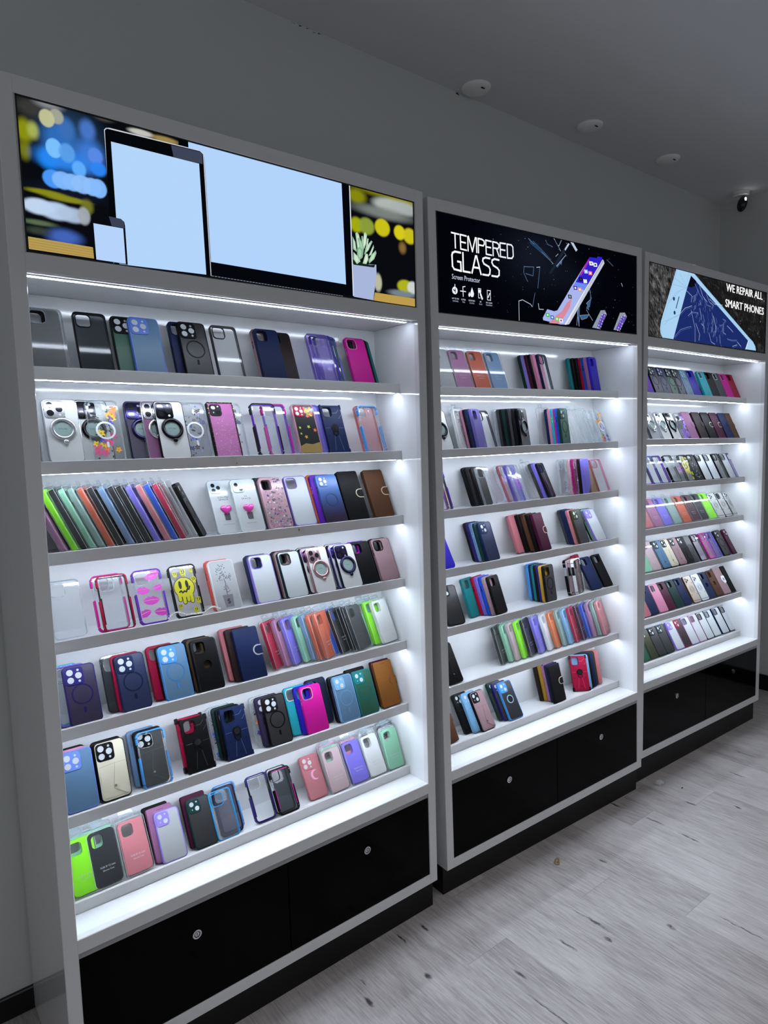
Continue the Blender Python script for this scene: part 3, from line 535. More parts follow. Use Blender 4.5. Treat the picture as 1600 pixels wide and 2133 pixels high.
def build_cabinet(c):
    side = {1: 'left', 2: 'middle', 3: 'right'}[c]
    lab = {1: 'tall white display cabinet nearest the camera, lit sign of blank tablet and laptop',
           2: 'tall white display cabinet in the middle, sign reading TEMPERED GLASS',
           3: 'tall white display cabinet farthest away, sign reading WE REPAIR ALL SMART PHONES'}[c]
    root = thing('display_cabinet', lab, 'display cabinet', cabM(c), 'white phone case displays along the wall')
    D = .470 if c == 1 else .455
    SD = .018
    b = MB()
    lz = .048 if c == 1 else BZ
    # face frame with real openings: stiles and rails
    b.bbox(0, 0, BZ, NI, .02, TOPZ, LAM); b.bbox(W-NI, 0, BZ, W, .02, TOPZ, LAM)
    b.bbox(NI-.002, 0, ST, W-NI+.002, .02, TOPZ, LAM)
    b.bbox(NI-.002, 0, OT, W-NI+.002, .02, SB, LAM)
    b.bbox(NI-.002, 0, DT, W-NI+.002, .02, OB, LAM)
    b.bbox(NI-.002, 0, BZ, W-NI+.002, .02, DB, LAM)
    b.box(NI-.002, .004, SB, SI, .02, ST, LAM); b.box(W-SI, .004, SB, W-NI+.002, .02, ST, LAM)
    # carcass
    b.box(0, .02, lz, SD, D, TOPZ, LAM); b.box(W-SD, .02, BZ, W, D, TOPZ, LAM)
    b.box(SD, .02, TOPZ-.018, W-SD, D, TOPZ, LAM)
    b.box(SD, D-.006, BZ, W-SD, D, TOPZ-.018, LAM)
    b.box(SD, .02, BZ, W-SD, D-.006, BZ+.018, LAM)
    # inner lining of the shelf bay
    b.box(SD, .02, OB-.03, NI, BACKY+.006, OT, INN); b.box(W-NI, .02, OB-.03, W-SD, BACKY+.006, OT, INN)
    b.box(NI, BACKY, OB, W-NI, BACKY+.006, OT, INN)
    b.box(SD, .02, OT+.0005, W-SD, D-.006, OT+.014, INN)
    b.box(SD, .02, OB-.018, W-SD, D-.006, OB, INN)
    obj('cabinet_frame', b.mesh('cabinet_frame'), root)
    b = MB(); px0 = 0 if c > 1 else SD+.002; zf = lambda x: FLOOR_Z+.0005-CAB[c][2]+x*sin(CAB[c][3])
    b.add([(px0, .028, zf(px0)), (W, .028, zf(W)), (W, D-.03, zf(W)), (px0, D-.03, zf(px0)), (px0, .028, BZ), (W, .028, BZ), (W, D-.03, BZ), (px0, D-.03, BZ)],
          [(0, 3, 2, 1), (4, 5, 6, 7), (0, 1, 5, 4), (1, 2, 6, 5), (2, 3, 7, 6), (3, 0, 4, 7)], PLM); obj('plinth', b.mesh('plinth'), root, 'black plinth')
    # doors with locks
    b = MB(); b.box(NI, .0065, DT-.0165, W-NI, .0095, DT, GREYM); obj('finger_recess', b.mesh('finger_recess'), root, 'grey recessed strip above the doors')
    for i, (x0, x1, lx) in enumerate(((NI, .6095, .326), (.6115, W-NI, .899))):
        b = MB(); b.bbox(x0+.0005, .003, DB+.0005, x1-.0005, .021, DT-.017, DOORM, .0008); d = obj('door', b.mesh('door'), root)
        b = MB(); b.ring(lx, .385, .0085, .0125, -.0005, .003, CHR); b.ring(lx, .385, .006, .0085, .0005, .003, DARK); b.disc(lx, .385, .0062, .0004, .003, CHR)
        b.box(lx-.0009, .0001, .3815, lx+.0009, .0006, .3885, DARK); obj('lock', b.mesh('lock'), d, 'round chrome lock')
    # header led and light-box sign
    b = MB(); b.box(NI+.004, .031, OT-.0030, W-NI-.022, .041, OT-.0005, LEDH); b.box(NI+.002, .0295, OT-.0022, W-NI-.006, .0312, OT+.0004, ALU)
    obj('led_strip', b.mesh('led_strip'), root, 'lit white strip under the sign')
    panel, subs = {1: sign_left, 2: sign_middle, 3: sign_right}[c]()
    b = MB(); bk = mat('sign_edge_black', '050506', .4); x0, x1, z0, z1 = SI, W-SI, SB, ST
    b.box(x0, .0052, z0, x1, .018, z1, bk)
    for q in ((x0, z0, x1, z0+.003), (x0, z1-.003, x1, z1), (x0, z0, x0+.003, z1), (x1-.003, z0, x1, z1)): b.box(q[0], .002, q[1], q[2], .0054, q[3], bk)
    sg = obj('lightbox_sign', b.mesh('lightbox_sign'), root, {1: 'lit sign picturing a blank phone, tablet and laptop with a potted succulent', 2: 'black lit sign reading TEMPERED GLASS Screen Protector', 3: 'lit sign of a cracked white phone reading WE REPAIR ALL SMART PHONES'}[c])
    obj('picture_panel', panel, sg)
    for nm, me in subs: obj(nm, me, sg)
    # shelves
    for i, T in enumerate(LT):
        b = MB(); z0 = T-LIPH
        x0, x1 = NI, W-NI
        b.bbox(x0, LIPY, z0, x1, LIPY+.008, T, LAM, .001)
        b.box(x0, LIPY+.008, T-.022, x1, BACKY, T-TRAY, INN)
        b.box(x0, LIPY+.016, z0+.001, x1, LIPY+.020, T-.0215, INN)
        sh = obj('shelf', b.mesh('shelf'), root)
        if i < 6:
            b = MB(); b.box(x0+.003, LIPY+.0085, z0-.0008, x1-.020, LIPY+.0155, z0+.006, LEDM); obj('led_strip', b.mesh('led_strip'), sh, 'lit white strip under the shelf lip')
        if c == 1 and i in (1, 2):
            tp = mat('tape_residue', 'c9cbc8', .6)
            for tx in ((.545, .755) if i == 1 else (.56, .76)):
                random.seed(int(tx*100)); b = MB()
                for k in range(16):
                    x = tx+random.uniform(-.011, .011); z = T-.016+random.uniform(-.011, .012)
                    r = random.uniform(.001, .0032)
                    b.poly([(x-r, z-r*.4), (x+r*.3, z-r), (x+r, z+r*.5), (x-r*.2, z+r)], LIPY-.0003, LIPY-.0001, tp)
                obj('tape_residue', b.mesh('tape_residue'), sh, 'torn white tape residue')
    return root
for c in (1, 2, 3): build_cabinet(c)
# ------------------------------------------------------------------ phone cases
HEX = dict(black='0a0a0d', charcoal='2b2b2e', graphite='3f4144', darkgrey='3a3d42', slategrey='4c4e54', smoke='3c4246', espresso='2c1f1e', brown='5a3a26', tan='8f5a26', bronze='4a3a28', taupe='6b6463',
    navy='15244e', navyslate='1d2a42', navyblack='10131f', indigo='2c2270', violetblue='2d22b8', blue='1c4fc0', azure='1a9fe0', skyblue='4f9fe8', steel='5f86a8', blueice='7fb4dc', slate='6f8fb4', periwinkle='6f8fe6', steelblue='5580a8',
    cyan='2fb9c8', teal='1c7f84', mint='8ccaa8', sage='8aa8a0', green='1f5c44', darkgreen='0c3532', olive='35381f', lime='86e800', yellow='d8cf10', gold='b8912a', orange='d8703a', rust='c25a3c', coral='d8564a',
    crimson='a80f3c', maroon='4a1030', rose='c87880', rosegold='c09aa0', rosegrey='a98a90', pink='e08fb0', mauve='a8709a', magenta='d81a9c', orchid='8a4a7a', purple='6a2ab8', violet='7a70d8', lilac='9a88e0', lavender='6a62a8', lavfrost='a49ccc', plum='2e2444', greyplum='3c3550',
    white='d8dcdc', silver='a8acae', pearl='c6c9c8', cream='cfc9b4', beige='c4b6a4', clear='dfe6e8', frost='c2cacd', clearpink='bfa6ac', pinkclear='d890b8', lavclear='8a80d0', writing='d8dcdc', silverglitter='9aa2a6', plumglitter='4a4258', greyglitter='5e6062')
WORD = dict(blueice='ice blue', violetblue='violet blue', navyslate='slate navy', navyblack='blue-black', darkgreen='dark green', darkgrey='dark grey', slategrey='slate grey', skyblue='sky blue', rosegold='rose gold', rosegrey='dusty pink', greyplum='grey plum',
    clearpink='pale pink', pinkclear='clear pink', lavclear='clear violet', lavfrost='pale violet', steel='steel blue', silverglitter='silver glitter', plumglitter='plum glitter', greyglitter='grey glitter', periwinkle='periwinkle blue', smoke='smoky', writing='handwritten white', gem='jewelled', promax='first', plain='second')
def cw(k): return WORD.get(k, k)
def hx(k, f=.70):
    h = HEX.get(k, '888888')
    if k in ('white', 'silver', 'pearl', 'clear', 'frost', 'writing', 'cream', 'beige', 'lime', 'pinkclear', 'lavclear'): f = .92
    return ''.join('%02x' % int(round(min(255, int(h[i:i+2], 16)*f**(1/2.2)))) for i in (0, 2, 4))
CLEARS = {'clear', 'lavclear', 'pinkclear', 'smoke'}
def solidm(k, r=.42): return mat('case_%s' % k, hx(k), .45, spec=.14)
def softm(k): return mat('silicone_%s' % k, hx(k, .88 if k not in ('black', 'navyblack', 'maroon', 'darkgrey') else .7), .5, spec=.2)
def leatherm(k): return mat('leather_%s' % k, hx(k), .5, bump=(900, .3), spec=.12)
def frostm(k): return mat('frosted_%s' % k, hx(k), .42, alpha=.93 if k in ('frost', 'silver', 'steel', 'lavfrost') else .97)
def clearm(k='clear'):
    al = {'clear': .16, 'smoke': .55, 'silver': .5}.get(k, .42)
    return glassy('clear_%s' % k, {'clear': 'fcfeff'}.get(k, ''.join('%02x' % int(int(HEX[k][i:i+2], 16)*.5+127) for i in (0, 2, 4)) if k != 'smoke' else '6c7276'), al*(.35 if k == 'clear' else .6), HEX[k], .07)
def glowm(k): return mat('glitter_%s' % k, hx(k), .35, bump=(1500, 1.0))
EDGE = lambda: glassy('clear_edge', 'f2f6f8', .20, 'e8eef0', .08)
CHROME = lambda k='silver': mat('plated_%s' % k, {'silver': 'c8cbd0', 'black': '1c1c22', 'indigo': '232048', 'rosegold': 'b89298', 'plum': '4a3a58', 'violet': '6a60b0'}.get(k, 'c8cbd0'), .16, .85)
LENSG = lambda: mat('lens_opening', 'b4babd', .25)
LENSD = lambda: mat('lens_dark', '15171d', .1)
def cut(w, L, two=False): s = .034; return (.007, L-.008-s, .007+s, L-.008, .009)

def lens_parts(cam, x0, z0, s, y, rim, dark=False):
    out = []
    pos = {'3': [(.27, .73), (.27, .27), (.73, .5)], '2': [(.3, .7), (.7, .3)], '1': [(.35, .62), (.35, .3)]}[cam]
    for (a, c) in pos:
        b = MB(); cx, cz = x0+a*s, z0+c*s; r = s*.185
        b.ring(cx, cz, r, r*1.25, y-.0007, y, rim, 20); b.disc(cx, cz, r, y-.0002, y, LENSD() if dark else LENSG(), 16)
        out.append(('camera_lens', b.mesh('camera_lens')))
    b = MB(); b.disc(x0+.73*s, z0+.82*s, s*.07, y-.0003, y, LENSG(), 10)
    out.append(('flash_dot', b.mesh('flash_dot'))); b = MB()
    if cam != '3': b.disc(x0+.28*s, z0+.28*s, s*.05, y-.0003, y, LENSG(), 10)
    else: b.disc(x0+.75*s, z0+.17*s, s*.07, y-.0003, y, LENSG(), 10)
    out.append(('flash_dot', b.mesh('flash_dot')))
    return out
def flower(b, cx, cz, r, m, mc, y, a0=0.):
    for k in range(5):
        a = a0+2*pi*k/5; px, pz = cx+r*.55*cos(a), cz+r*.55*sin(a); pts = []
        for i in range(8):
            t = 2*pi*i/8; ex, ez = r*.52*cos(t), r*.34*sin(t); pts.append((px+ex*cos(a)-ez*sin(a), pz+ex*sin(a)+ez*cos(a)))
        b.poly(pts, y-k*.00001, y, m)
    b.disc(cx, cz, r*.22, y-.0001, y, mc, 8)
def leaf(b, cx, cz, l, wd, a, m, y):
    pts = [(0, 0), (l*.3, wd), (l*.7, wd*.8), (l, 0), (l*.7, -wd*.8), (l*.3, -wd)]
    b.poly([(cx+p[0]*cos(a)-p[1]*sin(a), cz+p[0]*sin(a)+p[1]*cos(a)) for p in pts], y, y, m)
def inner(w, L, i=.004): return (i, i, w-i, L-i, .008)
def star(cx, cz, r, n=5, q=.45, a0=pi/2): return [(cx+(r if k % 2 == 0 else r*q)*cos(a0+pi*k/n), cz+(r if k % 2 == 0 else r*q)*sin(a0+pi*k/n)) for k in range(2*n)]

_cc = {}
def case_parts(key, w, L, far):
    k = (key, w, L)
    if k in _cc: return _cc[k]
    f = key.split(':'); ty = f[0]; a = f[1]; c = f[2] if len(f) > 2 else a; op = f[3] if len(f) > 3 else ''
    out = []                                       # (name, mesh, label, [sub-parts])
    R = .011; cu = cut(w, L)
    if ty in ('fr', 'ri', 'gt', 'po') and any(q in op or ty == 'ri' for q in '23') or ty == 'gt':
        q = w*(.56 if ('3' in op or ty in ('ri', 'gt')) else .50); cu = (.0045, L-.0055-q, .0045+q, L-.0055, .012)
    s = cu[2]-cu[0]
    def part(n, b, lab=None, sub=()): out.append((n, b.mesh(n), lab, list(sub)))
    def islandpart(cam, m, y=0.0, big=1.0, dark=False):
        b = MB(); b.plate((cu[0]-.001, cu[1]-.001, cu[2]+.001, cu[3]+.001, .009), [], y-.0016, y+.002, m, .0007)
        part('camera_plate', b, None, lens_parts(cam, cu[0], cu[1], s, y-.0016, m, dark))
    rnd = random.Random(key+str(L))
    if ty in ('fr', 'gt'):
        t = .011; pm = frostm(a) if ty == 'fr' else glowm('rose'); rm = solidm(c, .35)
        cam = '3' if '3' in op else ('2' if '2' in op else None)
        b = MB(); b.plate((0, 0, w, L, R), [(.0028, .0028, w-.0028, L-.0028, R-.002)], 0, t, rm, .0012); part('rim', b)
        b = MB(); b.plate((.0027, .0027, w-.0027, L-.0027, R-.002), [cu] if 'h' in op else [], .0006, .003, pm); part('back_panel', b)
        if ty == 'gt': cam = '3'; part_m = rm
        if cam: islandpart(cam, rm, dark=(a in ('clear',)))
        elif 'h' in op:
            b = MB(); b.plate((cu[0]-.0018, cu[1]-.0018, cu[2]+.0018, cu[3]+.0018, .010), [cu], -.0012, .003, rm); part('camera_rim', b)
        if 'm' in op:
            b = MB(); cz = L*.50; b.ring(w/2, cz, w*.290, w*.335, -.0001, .0008, mat('magnet_'+c, hx(c, .5), .4, spec=.15), 40)
            b.plate((w/2-.0034, cz-.047, w/2+.0034, cz-.032, .0028), [], -.0001, .0008, mat('magnet_'+c)); part('magnet_ring', b)
        if 'r' in op:
            b = MB(); b.ring(w/2, L*.52, .0135, .017, -.0025, .0008, mat('ring_ice', '8fb8cc', .3)); b.ring(w/2, L*.52, .009, .0132, -.0018, .0008, solidm('black')); b.disc(w/2, L*.52, .009, -.001, .0008, solidm('charcoal')); part('ring_holder', b)
        if ty == 'gt':
            b = MB(); pts = [(w/2+.006+.015*cos(t_), L*.52+.016*sin(t_)) for t_ in [radians(60+240*i/14) for i in range(15)]]+[(w/2+.010+.011*cos(t_), L*.52+.0125*sin(t_)) for t_ in [radians(290-220*i/14) for i in range(15)]]
            b.poly(pts, -.0002, .0007, mat('pale_crescent', 'd89ab8', .4)); part('magnet_crescent', b)
    elif ty in ('so', 'gr'):
        t = .012; m = leatherm(a) if 'l' in op else solidm(a, .42)
        if ty == 'gr':
            m = _m.get('gradient_blue_plum')
            if not m:
                m = mat('gradient_blue_plum', '1f4c8c', .35); N, Lk = nodes(m); tc = N.new('ShaderNodeTexCoord'); sp = N.new('ShaderNodeSeparateXYZ'); mr = N.new('ShaderNodeMapRange'); cr = N.new('ShaderNodeValToRGB')
                Lk.new(tc.outputs['Object'], sp.inputs[0]); Lk.new(sp.outputs[2], mr.inputs[0]); mr.inputs[1].default_value = .02; mr.inputs[2].default_value = .14; Lk.new(mr.outputs[0], cr.inputs[0])
                cr.color_ramp.elements[0].color = (*lin('241430'), 1); cr.color_ramp.elements[1].color = (*lin('235596'), 1); Lk.new(cr.outputs[0], N['Principled BSDF'].inputs['Base Color'])
        holes = [] if ('n' in op or ty == 'gr') else [cu]
        if 'h' in op:
            r = .0125; holes.append((w/2-r, L*.50-r, w/2+r, L*.50+r, r))
        b = MB(); b.plate((0, 0, w, L, R), holes, 0, t, m, .0022); part('shell', b)
        if holes:
            cm = solidm(c, .35); b = MB(); b.plate((cu[0]-.0026, cu[1]-.0026, cu[2]+.0026, cu[3]+.0026, .0115), [cu], -.0010, .004, cm, .0005); part('camera_rim', b)
        if ty == 'gr':
            islandpart('3', m, dark=False)
            b = MB(); b.ring(w/2, L*.47, .0195, .0225, -.0006, .001, mat('ring_dim', '1c2c58', .3)); part('magnet_ring', b)
        if 'l' in op:
            b = MB(); b.plate((.003, .003, w-.003, L-.003, R-.003), [(.0037, .0037, w-.0037, L-.0037, R-.0037)], -.0003, .0002, mat('stitch_'+a, '0a1430', .6)); part('stitching', b)
        if not far:
            b = MB(); b.plate((-.0006, 0, .001, .001, 0), [], 0, .001, m) if False else None
            b.box(-.0006, t*.35, L*.62, .0006, t*.65, L*.70, solidm(c)); b.box(-.0006, t*.35, L*.72, .0006, t*.65, L*.76, solidm(c)); part('side_buttons', b)
    elif ty in ('cl',):
        t = .010; m = clearm(a)
        b = MB(); b.plate((0, 0, w, L, R), [cu], 0, .0015, m, .0004, back=False); part('back_panel', b)
        b = MB(); b.plate((0, 0, w, L, R), [(.0012, .0012, w-.0012, L-.0012, R-.001)], 0, t, EDGE() if a in ('clear', 'silver') else clearm(a), .0006)
        b.plate((cu[0]-.0016, cu[1]-.0016, cu[2]+.0016, cu[3]+.0016, .010), [cu], -.0008, .002, EDGE()); part('rim', b)
    elif ty == 'cf':
        t = .011; m = clearm(a) if a in CLEARS else frostm(a); rm = solidm(c, .3)
        fw = .0026
        b = MB(); b.plate((0, 0, w, L, R), [(fw, fw, w-fw, L-fw, R-.002)], 0, t, rm, .001); part('frame', b)
        b = MB(); b.plate((fw-.0001, fw-.0001, w-fw+.0001, L-fw+.0001, R-.002), [cu], .0008, .0022, m, back=False); part('back_panel', b)
        b = MB(); b.plate((cu[0]-.0016, cu[1]-.0016, cu[2]+.0016, cu[3]+.0016, .010), [cu], -.0012, .003, rm); part('camera_rim', b)
    elif ty in ('bu', 'li', 'sm'):
        t = .012; m1 = solidm(a, .35); m2 = solidm(c if ty == 'bu' else a, .35)
        pan = clearm('smoke') if (a in ('black',) and c == 'magenta') else clearm('clear')
        b = MB(); b.plate((.003, .003, w-.003, L-.003, R-.002), [cu], .001, .0022, pan, back=False); part('back_panel', b)
        b = MB(); b.plate((.0015, .0015, w-.0015, L-.0015, R), [(.0035, .0035, w-.0035, L-.0035, R-.002)], .001, t-.001, EDGE() if 'p' in op or ty == 'li' else (m2 if c != a else EDGE()))
        b.plate((cu[0]-.0014, cu[1]-.0014, cu[2]+.0014, cu[3]+.0014, .010), [cu], 0, .002, EDGE()); part('clear_frame', b)
        b = MB(); e = .0034
        def cornerU(zc, top, m):
            o = rr(-.001, 0, w+.001, L, R+.002, 5); q = rr(e, e, w-e, L-e, R-.002, 5)
            # keep only outline points on one end: build strips between outer and inner loops
            n = len(o)
            for i in range(n):
                j = (i+1) % n; za = (o[i][1]+o[j][1])/2
                if (za > zc) if top else (za < zc):
                    v = [(o[i][0], 0, o[i][1]), (o[j][0], 0, o[j][1]), (q[j][0], 0, q[j][1]), (q[i][0], 0, q[i][1])]
                    v += [(p[0], t, p[2]) for p in v]
                    b.add(v, [(0, 1, 2, 3), (0, 4, 5, 1), (1, 5, 6, 2), (2, 6, 7, 3), (3, 7, 4, 0), (4, 7, 6, 5)], m)
        cornerU(L*.86, True, m1); cornerU(L*.12, False, m1)
        for x in (-.001, w-e):
            b.box(x, 0, L*.10, x+e+.001, t, L*.56, m1); b.box(x, 0, L*.80, x+e+.001, t, L*.90, m1)
        part('corner_bumper', b)
        if c != a and ty == 'bu':
            for x in (.004, w-.0058): b = MB(); b.box(x, .0004, L*.14, x+.0018, .004, L*.60, m2); part('inner_trim', b, cw(c)+' inner trim')
            b = MB()
            b.plate((.006, L-.0075, w-.006, L-.0055, .001), [], .0004, .004, m2); part('inner_trim', b, cw(c)+' inner trim')
        if ty == 'li':
            b = MB(); lm = mat('lip_pink', 'c23aa8', .4); y = .0006
            for (cx, cz, r, an) in ((.050, L*.86, .020, .2), (.020, L*.62, .021, -.1), (.064, L*.64, .017, .2), (.038, L*.42, .024, 0), (.014, L*.20, .02, .3), (.060, L*.19, .022, -.1), (.062, L*.93, .016, 0)):
                up = [(-1, 0), (-.6, .32), (-.25, .5), (0, .38), (.25, .5), (.6, .32), (1, 0), (.5, .07), (0, .1), (-.5, .07)]; lo = [(-.95, -.05), (-.5, 0), (0, .02), (.5, 0), (.95, -.05), (.55, -.42), (0, -.55), (-.55, -.42)]
                for sh in (up, lo):
                    pp = [(cx+r*(p[0]*cos(an)-p[1]*sin(an)), cz+r*(p[0]*sin(an)+p[1]*cos(an))) for p in sh]
                    pp = [(min(max(x, .005), w-.005), min(max(z, .005), L-.005)) for x, z in pp]
                    try: b.poly(pp, y, y, lm)
                    except Exception: pass
            part('lips_print', b, 'pink kiss print')
        if ty == 'sm':
            b = MB(); ym = mat('smile_yellow', 'b4b014', .4); km = mat('smile_black', '08080a', .4)
            def smile(cx, cz, r, y):
                b.disc(cx, cz, r*1.07, y, y, km, 24); b.disc(cx, cz, r, y-.0001, y-.0001, ym, 24)
                for k, (dx, l) in enumerate(((-.62, .55), (-.2, 1.05), (.2, .75), (.55, 1.0))):
                    x = cx+dx*r; z1 = cz-r*.6; z0 = cz-r*(1+l*.6); ww = r*.16
                    b.plate((x-ww*1.35, z0-ww*.4, x+ww*1.35, z1, ww*1.3), [], y, y+.00005, km); b.plate((x-ww, z0, x+ww, z1+ww, ww), [], y-.00015, y, ym)
                for dx in (-.36, .32): b.disc(cx+dx*r, cz+r*.30, r*.16, y-.0002, y, km, 12, r*.42)
                b.line([(cx-r*.55, cz-r*.42), (cx-r*.38, cz-r*.30), (cx-r*.25, cz-r*.5), (cx-r*.05, cz-r*.36), (cx+r*.12, cz-r*.46), (cx+r*.28, cz-r*.18), (cx+r*.42, cz-r*.24), (cx+r*.55, cz+r*.05)], r*.15, y-.0002, km)
            smile(w*.45, L*.56, w*.37, .0006)
            for (x, z, r) in ((.016, L*.84, .007), (.040, L*.86, .009), (.064, L*.88, .006), (.066, L*.70, .008), (.068, L*.30, .008), (.014, L*.22, .006), (.056, L*.12, .007)): smile(x, z, r, .0008)
            part('smile_print', b, 'yellow dripping smiley print')
    elif ty == 'bx':
        t = .0155; m = clearm('clear') if a == 'clear' else softm({'writing': 'white'}.get(a, a))
        if a != 'clear':
            b = MB(); cc = (.011, L-.048, .042, L-.016, .009)
            b.plate((.003, .003, w-.003, L-.008, R), [cc], .0022, t-.0012, m, .002); part('silicone_case', b)
            if a not in ('writing',):
                b = MB(); tm = mat('print_pale', 'c4c6cc', .5) if a in ('navyblack', 'rose', 'black', 'crimson', 'maroon') else mat('print_soft_'+a, hx(a), .3)
                if a in ('lime', 'violet', 'clearpink', 'white', 'mint', 'silver', 'mauve', 'rust', 'slate', 'sage'): tm = mat('print_light', 'b9bdc2', .5)
                put_text(b, 'FOR IP 12 mini' if L < .15 else 'FOR IP 12 Pro', w/2+.002, L*.315, .0048, .0020, tm, width=.038, align='c')
                put_text(b, 'Silicone Case', w/2+.002, L*.26, .0040, .0020, tm, width=.029, align='c'); part('case_print', b, 'pale FOR IP 12 Silicone Case lettering')
            else:
                b = MB(); y = -.0003; im = mat('marker_ink', '101012', .5)
                for pts in ([(.02, .135), (.034, .134)], [(.040, .112), (.026, .118), (.034, .108), (.022, .106)], [(.045, .060), (.030, .080), (.036, .092), (.050, .086), (.040, .076)], [(.040, .058), (.045, .048), (.052, .056)], [(.05, .045), (.055, .038), (.050, .032), (.060, .030)]):
                    b.line(pts, .0016, y, im)
                part('handwriting', b, 'black marker handwriting')
        b = MB(); bm = glassy('blister_box', 'ffffff', .02, 'e6eef0', .05)
        fl = glassy('blister_edge', 'f8fcff', .34, 'e4ecec', .1)
        b.plate((0, 0, w, L-.003, .008), [], 0, t, bm, .001, back=False)
        b.plate((0, 0, w, L-.003, .008), [(.0010, .0010, w-.0010, L-.0040, .007)], -.0002, .0006, fl)
        b.plate((0, 0, w, L-.003, .008), [(.0009, .0009, w-.0009, L-.0039, .007)], t-.0008, t, fl)
        part('blister_box', b)
        b = MB(); b.plate((w/2-.018, L-.004, w/2+.018, L+.014, .004), [(w/2-.009, L+.003, w/2+.009, L+.007, .002)], t-.001, t-.0004, glassy('hang_tab_clear', 'f8fcff', .10, 'e4ecec', .08)); part('hang_tab', b)
    elif ty == 'wa':
        t = .014; m = leatherm(a)
        b = MB(); b.plate((0, 0, w, L, .007), [], 0, .003, m, .0012); part('front_cover', b)
        b = MB(); b.plate((0, 0, w, L, .007), [], t-.003, t, m, .0); b.box(0, .002, .006, .003, t-.001, L-.006, m); part('back_cover', b)
        b = MB(); b.plate((.003, .004, w-.003, L-.004, .006), [], .0032, t-.0032, solidm('black')); part('inner_tray', b)
        b = MB()
        for k in range(5): b.box(w*.5-.008+k*.004, -.0003, L-.010, w*.5-.0055+k*.004, .001, L-.0088, solidm('black'))
        part('speaker_slots', b)
        cm = {'cream': mat('clasp_cream', 'c8c0a0', .5), 'white': mat('clasp_white', 'e4e6e8', .4), 'gem': mat('clasp_gem', 'd0d4d8', .2, .3)}.get(c, leatherm(a))
        b = MB(); cz = L*.53
        if c == 'white':
            b.poly([(w-.036, cz), (w-.030, cz+.020), (w+.001, cz+.020), (w+.001, cz-.020), (w-.020, cz-.026)], -.0014, .0005, cm)
            b.disc(w-.016, cz, .009, -.0022, .0005, mat('clasp_grey', '8a8c8e', .4), 18)
        else:
            o = [(w+.0015, cz+.0155)]+[(w-.012+.0155*cos(radians(90+180*i/12)), cz+.0155*sin(radians(90+180*i/12))) for i in range(13)]+[(w+.0015, cz-.0155)]
            b.poly(o, -.0010, .0005, cm)
            q = [(w+.0015, cz+.0125)]+[(w-.012+.0125*cos(radians(90+180*i/12)), cz+.0125*sin(radians(90+180*i/12))) for i in range(13)]+[(w+.0015, cz-.0125)]
            b.poly(q, -.0020, .0005, m)
            if c == 'gem':
                for i in range(17):
                    an = radians(86+188*i/16); b.disc(w-.012+.0155*cos(an), cz+.0155*sin(an), .0013, -.0022, 0, cm, 6)
        b.box(w-.001, -.001, cz-.011, w+.0018, t*.8, cz+.011, m); part('clasp', b, None if c == a else {'cream': 'cream edged magnetic clasp', 'white': 'white magnetic clasp', 'gem': 'sparkling magnetic clasp', 'rose': None}.get(c))
    elif ty == 'ri':
        t = .011; pm = glowm(a) if 'glitter' in a or a == 'orchid' else frostm(a); rm = CHROME(c)
        b = MB(); b.plate((0, 0, w, L, R), [(.0018, .0018, w-.0018, L-.0018, R-.0015)], 0, t, rm, .0008); part('plated_frame', b)
        b = MB(); b.plate((.0017, .0017, w-.0017, L-.0017, R-.0015), [], .0006, .003, pm); part('back_panel', b)
        islandpart('3', rm, dark=True)
        b = MB(); cx, cz = w/2, L*.52
        ro = [(.0300, .0005), (.0300, -.0035), (.0275, -.0052), (.0225, -.0052), (.0205, -.003), (.0205, .0005)]; n = 40; vs = []; fs = []
        for (r_, y_) in ro: vs += [(cx+r_*cos(2*pi*i/n), y_, cz+r_*sin(2*pi*i/n)) for i in range(n)]
        for q in range(len(ro)-1): fs += [(q*n+i, (q+1)*n+i, (q+1)*n+(i+1) % n, q*n+(i+1) % n) for i in range(n)]
        b.add(vs, fs, rm, True); b.ring(cx, cz, .0247, .0254, -.0056, -.005, CHROME('silver'), 36)
        ellipsoid(b, (cx+.002, -.003, cz-.034), (.0065, .0035, .006), rm, 14, 8); part('ring_stand', b, None)
        b = MB(); b.disc(cx, cz, .0205, .0002, .0008, mat('window_grey_green', '7f9490', .3), 30)
        put_text(b, '12 Pro' if L < .155 else '12 Pro Max', cx, cz-.001, .0042, .0001, mat('window_ink', '1c2a2a', .5), width=.021 if L > .155 else .014, align='c'); part('label_window', b, 'grey window printed with the model')
    elif ty == 'ar':
        t = .013; m = solidm(a, .28); bm = solidm(c if c != a else a, .4); bm2 = solidm('black', .4)
        b = MB(); b.plate((.001, .001, w-.001, L-.001, R), [cu], 0, t, m, .0022); part('shell', b)
        b = MB(); b.plate((cu[0]-.002, cu[1]-.002, cu[2]+.002, cu[3]+.002, .010), [cu], -.0010, .004, m)
        part('camera_rim', b)
        for x0, x1 in ((-.001, .006), (w-.006, w+.001)):
            for z0, z1 in ((-.001, .016), (L-.016, L+.001)): b = MB(); b.plate((x0, z0, x1, z1, .003), [], -.0004, t, bm2 if a != 'navy' else m, .001); part('corner_guard', b)
        b = MB(); lm = mat('ridge_'+a, {'crimson': 'd05070', 'navy': '5a6a98'}.get(a, '4a4c52'), .3)
        z = L*.5
        for pts in ([(w*.48, L*.83), (w*.72, L*.83), (w*.86, L*.90)], [(.004, z+.004), (w*.3, z+.004)], [(w*.7, z+.004), (w-.004, z+.004)], [(w*.30, L*.06), (w*.42, z-.02)], [(w*.70, L*.06), (w*.6, z-.02)], [(w*.8, L*.72), (w*.95, L*.80)]): b.line(pts, .0009, -.0002, lm)
        for x, zz in ((.16, .70), (.82, .70), (.16, .36), (.82, .36), (.5, .13)): b.disc(w*x, L*zz, .002, -.0003, 0, bm2, 10)
        part('ridge_lines', b)
        b = MB(); cx = w/2
